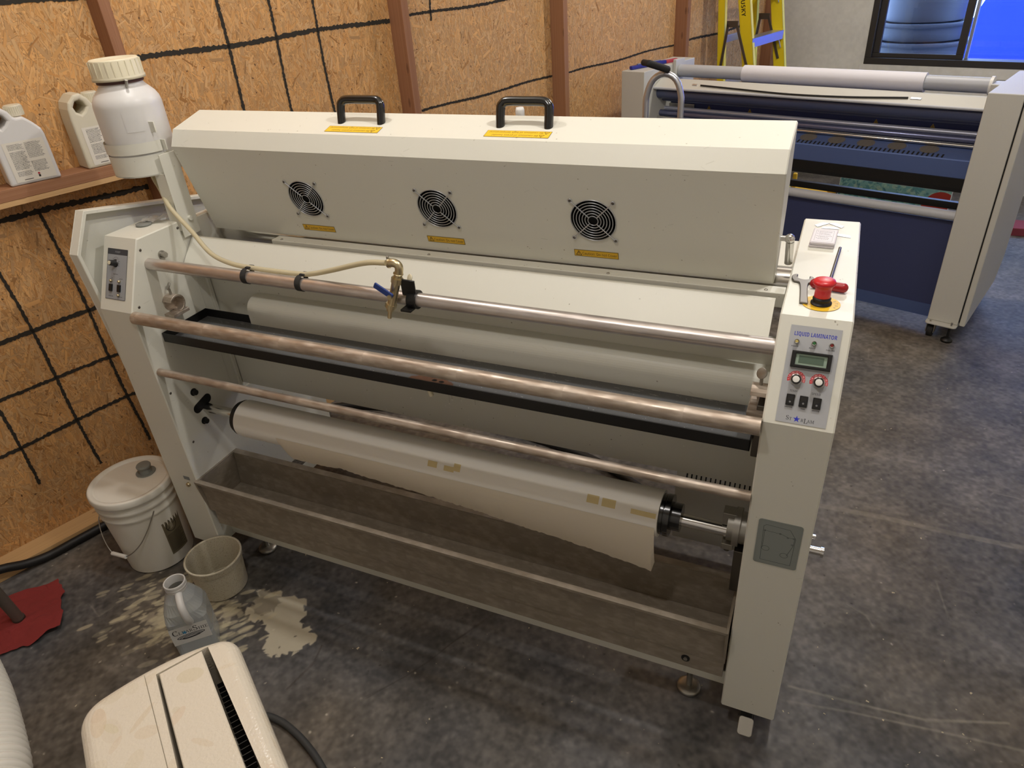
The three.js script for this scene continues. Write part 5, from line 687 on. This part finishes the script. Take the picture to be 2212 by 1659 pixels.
{
  const p = [-0.612, 0, 0.325], t = turned('clear_jug', 'empty clear plastic jug without a cap on the floor', 'jug', p, 0.78); t.scale.setScalar(1.12);
  const sec = (w, d, y, r = 0.018) => { const q = rrect(w, d, Math.min(r, w / 2.1, d / 2.1)).getSpacedPoints(40); return q.slice(0, 40).map((v) => [v.x, y, v.y]); };
  const rows = [sec(0.085, 0.085, 0.0005), sec(0.1, 0.1, 0.006), sec(0.102, 0.102, 0.07), sec(0.1, 0.1, 0.076), sec(0.102, 0.102, 0.082), sec(0.102, 0.102, 0.135), sec(0.097, 0.095, 0.16, 0.03), sec(0.075, 0.075, 0.19, 0.03), sec(0.056, 0.056, 0.208, 0.026), sec(0.05, 0.05, 0.214, 0.0245)];
  const pos = []; for (let i = 0; i + 1 < rows.length; i++) for (let k = 0; k < 40; k++) { const a = rows[i][k], b = rows[i][(k + 1) % 40], c = rows[i + 1][(k + 1) % 40], d = rows[i + 1][k]; for (const q of [a, d, c, a, c, b]) pos.push(...q); }
  for (let k = 0; k < 40; k++) { for (const q of [rows[0][k], rows[0][(k + 1) % 40], [0, 0.0005, 0]]) pos.push(...q); }
  const g = new THREE.BufferGeometry(); g.setAttribute('position', new THREE.Float32BufferAttribute(pos, 3)); g.computeVertexNormals();
  part(t, 'jug_body', uvm(g), M.clear);
  part(t, 'neck', lathe([[0.0235, 0.212], [0.0235, 0.236], [0.0255, 0.237], [0.0275, 0.2365], [0.0275, 0.23], [0.0258, 0.229], [0.0275, 0.226], [0.0275, 0.222], [0.0258, 0.221], [0.0275, 0.218], [0.026, 0.212]], [0, 0, 0], 40), M.hdpe, 'milky threaded neck');
  part(t, 'handle', tube([[0.004, 0.212, 0.02], [0.006, 0.207, 0.044], [0.008, 0.19, 0.06], [0.01, 0.16, 0.062], [0.01, 0.132, 0.05]], 0.0095, 40, 12), M.hdpe);
  const lab = label(0.094, 0.06, 6000, (g2, W, H) => { g2.fillStyle = '#d2d2ce'; g2.fillRect(0, 0, W, H); g2.fillStyle = '#262626'; g2.textBaseline = 'alphabetic'; let x = W * 0.05; const w = (s, f) => { g2.font = f; g2.fillText(s, x, H * 0.42); x += g2.measureText(s).width; }; w('C', font(H * 0.4, '', 'serif')); w('LEAR', font(H * 0.23, '', 'serif')); w('S', font(H * 0.4, '', 'serif')); w('HIELD', font(H * 0.23, '', 'serif')); g2.fillStyle = '#3a8fc0'; g2.beginPath(); for (let i = 0; i < 10; i++) { const a = i * Math.PI / 5, r = (i % 2 ? 0.05 : 0.13) * H; g2.lineTo(W * 0.37 + r * Math.cos(a), H * 0.36 + r * Math.sin(a)); } g2.fill(); g2.strokeStyle = '#23262c'; g2.lineWidth = H * 0.035; for (let k = 0; k < 3; k++) { g2.beginPath(); g2.ellipse(W * 0.5, H * (0.6 + k * 0.04), W * (0.36 - k * 0.06), H * (0.1 - k * 0.02), -0.06, 0, 7); g2.stroke(); } });
  part(t, 'jug_label', decal(0.094, 0.06, V(0.0, 0.095, 0.0513), EX, EY, 0.0006), lab, 'white label lettered ClearShield');
}
{
  // portable air conditioner: plan in (p across, d towards the camera)
  const d = V(0.845, 0, 0.535).normalize(), pr = V(-d.z, 0, d.x), O = V(-0.107, 0, 0.71), H = 0.6;
  const t = thing('air_conditioner', 'cream portable air conditioner with slotted top in the foreground', 'air conditioner', [O.x + d.x * 0.15, 0, O.z + d.z * 0.15]);
  const flip = (g) => { for (const k of ['position', 'normal', 'uv']) { const a = g.attributes[k], n = a.itemSize, r = a.array; for (let i = 0; i < a.count; i += 3) for (let j = 0; j < n; j++) { const p = (i + 1) * n + j, q = (i + 2) * n + j, v = r[p]; r[p] = r[q]; r[q] = v; } } return g; };
  const L = (g) => flip(put(g, O, pr, d, V(0, -1, 0)));      // shape x -> across, shape y -> towards camera, shape z -> down
  const s = new THREE.Shape(); s.moveTo(-0.148, 0.36); s.lineTo(-0.148, 0.03); s.quadraticCurveTo(-0.146, -0.004, -0.115, -0.013); s.quadraticCurveTo(-0.02, -0.04, 0.1, -0.014); s.quadraticCurveTo(0.143, -0.004, 0.147, 0.04); s.lineTo(0.147, 0.36); s.quadraticCurveTo(0.147, 0.39, 0.117, 0.39); s.lineTo(-0.118, 0.39); s.quadraticCurveTo(-0.148, 0.39, -0.148, 0.36);
  const body = slab(s, H - 0.03, 0.026, 6, 20), boxL = (x0, x1, y0, y1, z0, z1) => box(x0, x1, y0, y1, z0, z1, 0);
  const pocket = slab(shapeOf([[-0.096, 0.0], [0.004, 0.006], [0.012, 0.33], [-0.11, 0.33]]), 0.3).translate(0, 0, -0.01);
  part(t, 'casing', L(cut(body, pocket, boxL(0.0225, 0.024, -0.06, 0.4, -0.01, 0.005), boxL(0.1468, 0.15, -0.06, 0.4, 0.1, 0.102))).translate(0, H, 0), M.cream);
  part(t, 'flap', L(slab(shapeOf([[-0.083, 0.0025], [-0.001, 0.0075], [0.002, 0.328], [-0.088, 0.328]]), 0.012, 0.002).translate(0, 0, 0.0005)).translate(0, H, 0), M.cream, 'closed flap of the air outlet');
  for (let k = 0; k < 18; k++) part(t, 'grille_fin', L(box(-0.106, -0.088, 0.09 + k * 0.0125, 0.0915 + k * 0.0125, 0.012, 0.03, 0)).translate(0, H, 0), M.black);
  part(t, 'base', L(slab(s, 0.03, 0.004)).translate(0, 0.03, 0), M.black);
  const hx = O.clone().addScaledVector(pr, 0.147).addScaledVector(d, 0.14).setY(0.42);
  part(t, 'hose_collar', [rod(hx.toArray(), hx.clone().addScaledVector(pr, 0.05).toArray(), 0.1, 40), rod(hx.clone().addScaledVector(pr, 0.05).toArray(), hx.clone().addScaledVector(pr, 0.075).toArray(), 0.085, 40)], M.white, 'white hose collar');
  // ribbed exhaust hose
  const e = hx.clone().addScaledVector(pr, 0.07), pts = [e, V(-0.27, 0.42, 1.01), V(-0.41, 0.43, 0.93), V(-0.6, 0.44, 0.84), V(-0.82, 0.45, 0.77), V(-1.06, 0.46, 0.73), V(-1.28, 0.45, 0.76)], cv = new THREE.CatmullRomCurve3(pts), n = 900, Lh = cv.getLength();
  const g = new THREE.TubeGeometry(cv, n, 1, 28, false), P = g.attributes.position, N = g.attributes.normal;
  for (let i = 0; i <= n; i++) { const c = cv.getPointAt(i / n), f = (i / n * Lh / 0.0165) % 1, r = 0.064 + 0.0065 * Math.pow(Math.abs(Math.sin(Math.PI * f)), 0.7); for (let k = 0; k <= 28; k++) { const j = i * 29 + k; P.setXYZ(j, c.x + N.getX(j) * r, c.y + N.getY(j) * r, c.z + N.getZ(j) * r); } }
  g.computeVertexNormals(); single('exhaust_hose', 'thick white ribbed exhaust hose at the left edge', 'hose', uvm(g), M.ribbed, [-0.7, 0.38, 0.8]);
}
{
  // red rag with a metal leg standing on it
  const g = new THREE.PlaneGeometry(0.27, 0.2, 56, 40).rotateX(-Math.PI / 2), p = g.attributes.position;
  for (let i = 0; i < p.count; i++) { const x = p.getX(i), z = p.getZ(i); const fold = Math.max(0, 0.03 * Math.sin(x * 16 + z * 9 + 1)) * (0.3 + fbm(x * 9 + 3, z * 9, 3, 3)); p.setXYZ(i, x + 0.02 * (fbm(x * 12, z * 12 + 7, 8, 3) - 0.5) * 3, 0.004 + fold * 0.7 + 0.012 * fbm(x * 24, z * 24, 12, 3), z + 0.02 * (fbm(x * 12 + 5, z * 12, 9, 3) - 0.5) * 3 + (z > 0 ? -0.12 * x * z / 0.12 : 0)); }
  g.computeVertexNormals(); single('red_rag', 'crumpled dusty red rag on the floor by the wood wall', 'rag', uvm(g.rotateY(-0.62).translate(-1.235, 0.001, 0.455)), M.rag, [-1.26, 0, 0.44]);
  const l = thing('stool_leg', 'grey metal tube leg standing on the red rag', 'leg', [-1.21, 0.012, 0.478]);
  part(l, 'leg_tube', rod([-1.2235, 0.034, 0.487], [-1.188, 0.6, 0.55], 0.0165, 24), S({ color: 0x77726a, metalness: 0.6, roughness: 0.5 })); part(l, 'leg_tip', rod([-1.226, 0.006, 0.484], [-1.2235, 0.036, 0.487], 0.0185, 24), S({ color: 0x5c5852, metalness: 0.8, roughness: 0.5 }));
}
single('black_cable', 'thick black cable running along the foot of the wood wall', 'cable', tube([[-1.55, 0.1], [-1.1, 0.09], [-0.9, 0.075], [-0.81, 0.062], [-0.74, 0.032], [-0.668, 0.0165], [-0.585, 0.0165], [-0.476, 0.0165], [-0.3, 0.0165], [0, 0.0165], [0.3, 0.0165], [0.5, 0.0165]].map(([q, y]) => room(DW + 0.107 + (q > -0.2 ? 0.02 : 0), y, q).toArray()).concat([[-0.85, 0.0165, -0.95], [-0.4, 0.0165, -1.0], [0.2, 0.0165, -0.92], [0.55, 0.0165, -0.75], [0.72, 0.0165, -0.66]]), 0.0155, 200, 12), M.cable, [-1.3, 0, 0]);
single('grey_cable', 'grey cable curving out from the air conditioner', 'cable', tube([[-0.34, 0.012, 0.6], [-0.31, 0.012, 0.51], [-0.26, 0.012, 0.46], [-0.2, 0.012, 0.452], [-0.131, 0.012, 0.465], [-0.067, 0.012, 0.487], [-0.005, 0.012, 0.517], [0.1, 0.012, 0.58], [0.25, 0.012, 0.62], [0.5, 0.012, 0.6]], 0.0095, 90, 10), M.cableGrey, [-0.1, 0, 0.5]);
single('spray_bottle', 'small white capped bottle seen through the far hood handle', 'bottle', [lathe([[0, 0], [0.03, 0], [0.032, 0.004], [0.032, 0.22], [0.028, 0.245], [0.012, 0.265], [0.0105, 0.285], [0.0105, 0.3]], [0.186, 1.08, -0.53], 28), lathe([[0, 0.327], [0.0095, 0.327], [0.0115, 0.32], [0.0115, 0.3], [0.0, 0.3]], [0.186, 1.08, -0.53], 20)], M.hdpe, [0.186, 1.08, -0.53]);
{
  // crumbs and chips scattered on the concrete: too many and too small to count
  const R = rng(12), gs = []; const chip = (x, z, s) => { const g = new THREE.TetrahedronGeometry(s); g.scale(1 + R(), 0.3, 0.6 + R() * 0.6).rotateY(R() * 6).translate(x, s * 0.16, z); gs.push(uvm(g)); };
  for (let i = 0; i < 150; i++) chip(-0.9 + R() * 2.9, -0.4 + R() * 1.05, 0.0012 + R() * R() * 0.0045); for (let i = 0; i < 60; i++) chip(1.05 + R() * 1.2, -2 + R() * 2, 0.001 + R() * 0.003);
  const m = single('floor_crumbs', 'pale crumbs and paint chips scattered on the concrete', 'debris', gs, S({ color: 0xb8ad92, roughness: 0.9 }), [0, 0, 0]); m.userData.kind = 'stuff';
}
{
  // yard outside the window
  const g = structure('yard_ground', 'concrete yard outside the window'); const q = new THREE.Matrix4().makeRotationY(-A18); part(g, 'slab', box(-4, 6, -0.2, -0.02, -12, -SG - 0.31, 0).applyMatrix4(q), S({ color: 0x8a8882, roughness: 0.9 }));
  const tub = (y, r0, r1, h, lab) => { const o = room(-0.5, y, 6.02), t = turned('plastic_tub', lab, 'tub', o.toArray(), 0, 'stacked tubs outside the window'); part(t, 'tub_wall', lathe([[0, 0], [r0, 0], [r0 + 0.01, 0.01], [r1, h - 0.03]], [0, 0, 0], 56), M.tub); part(t, 'tub_rim', lathe([[r1 - 0.005, h - 0.03], [r1 + 0.022, h - 0.032], [r1 + 0.026, h - 0.004], [r1 + 0.02, h], [r1 - 0.012, h], [r1 - 0.015, h - 0.03]], [0, 0, 0], 56), M.tub); };
  tub(-0.02, 0.26, 0.33, 0.7, 'grey plastic tub standing on the yard ground'); tub(0.68, 0.3, 0.335, 0.235, 'grey plastic tub above the bottom tub'); tub(0.915, 0.29, 0.315, 0.135, 'shallow grey tub in the middle of the stack'); tub(1.05, 0.27, 0.3, 0.4, 'tall grey tub at the top of the stack');
  const tg = new THREE.PlaneGeometry(3.6, 2.6, 60, 40), p = tg.attributes.position; for (let i = 0; i < p.count; i++) { const x = p.getX(i), y = p.getY(i); p.setZ(i, 0.06 * Math.sin(x * 3 + y * 4) + 0.05 * fbm(x * 2 + 5, y * 2 + 5, 4, 3) - 0.35 * y); } tg.computeVertexNormals();
  const o = room(1.55, 0.95, 7.2), m = single('blue_tarp', 'blue translucent tarp stretched outside the window', 'tarp', uvm(tg.rotateZ(-0.35).rotateY(-A18).translate(o.x, o.y, o.z)), M.tarp, o.toArray());
}
renderer.render(scene, camera);
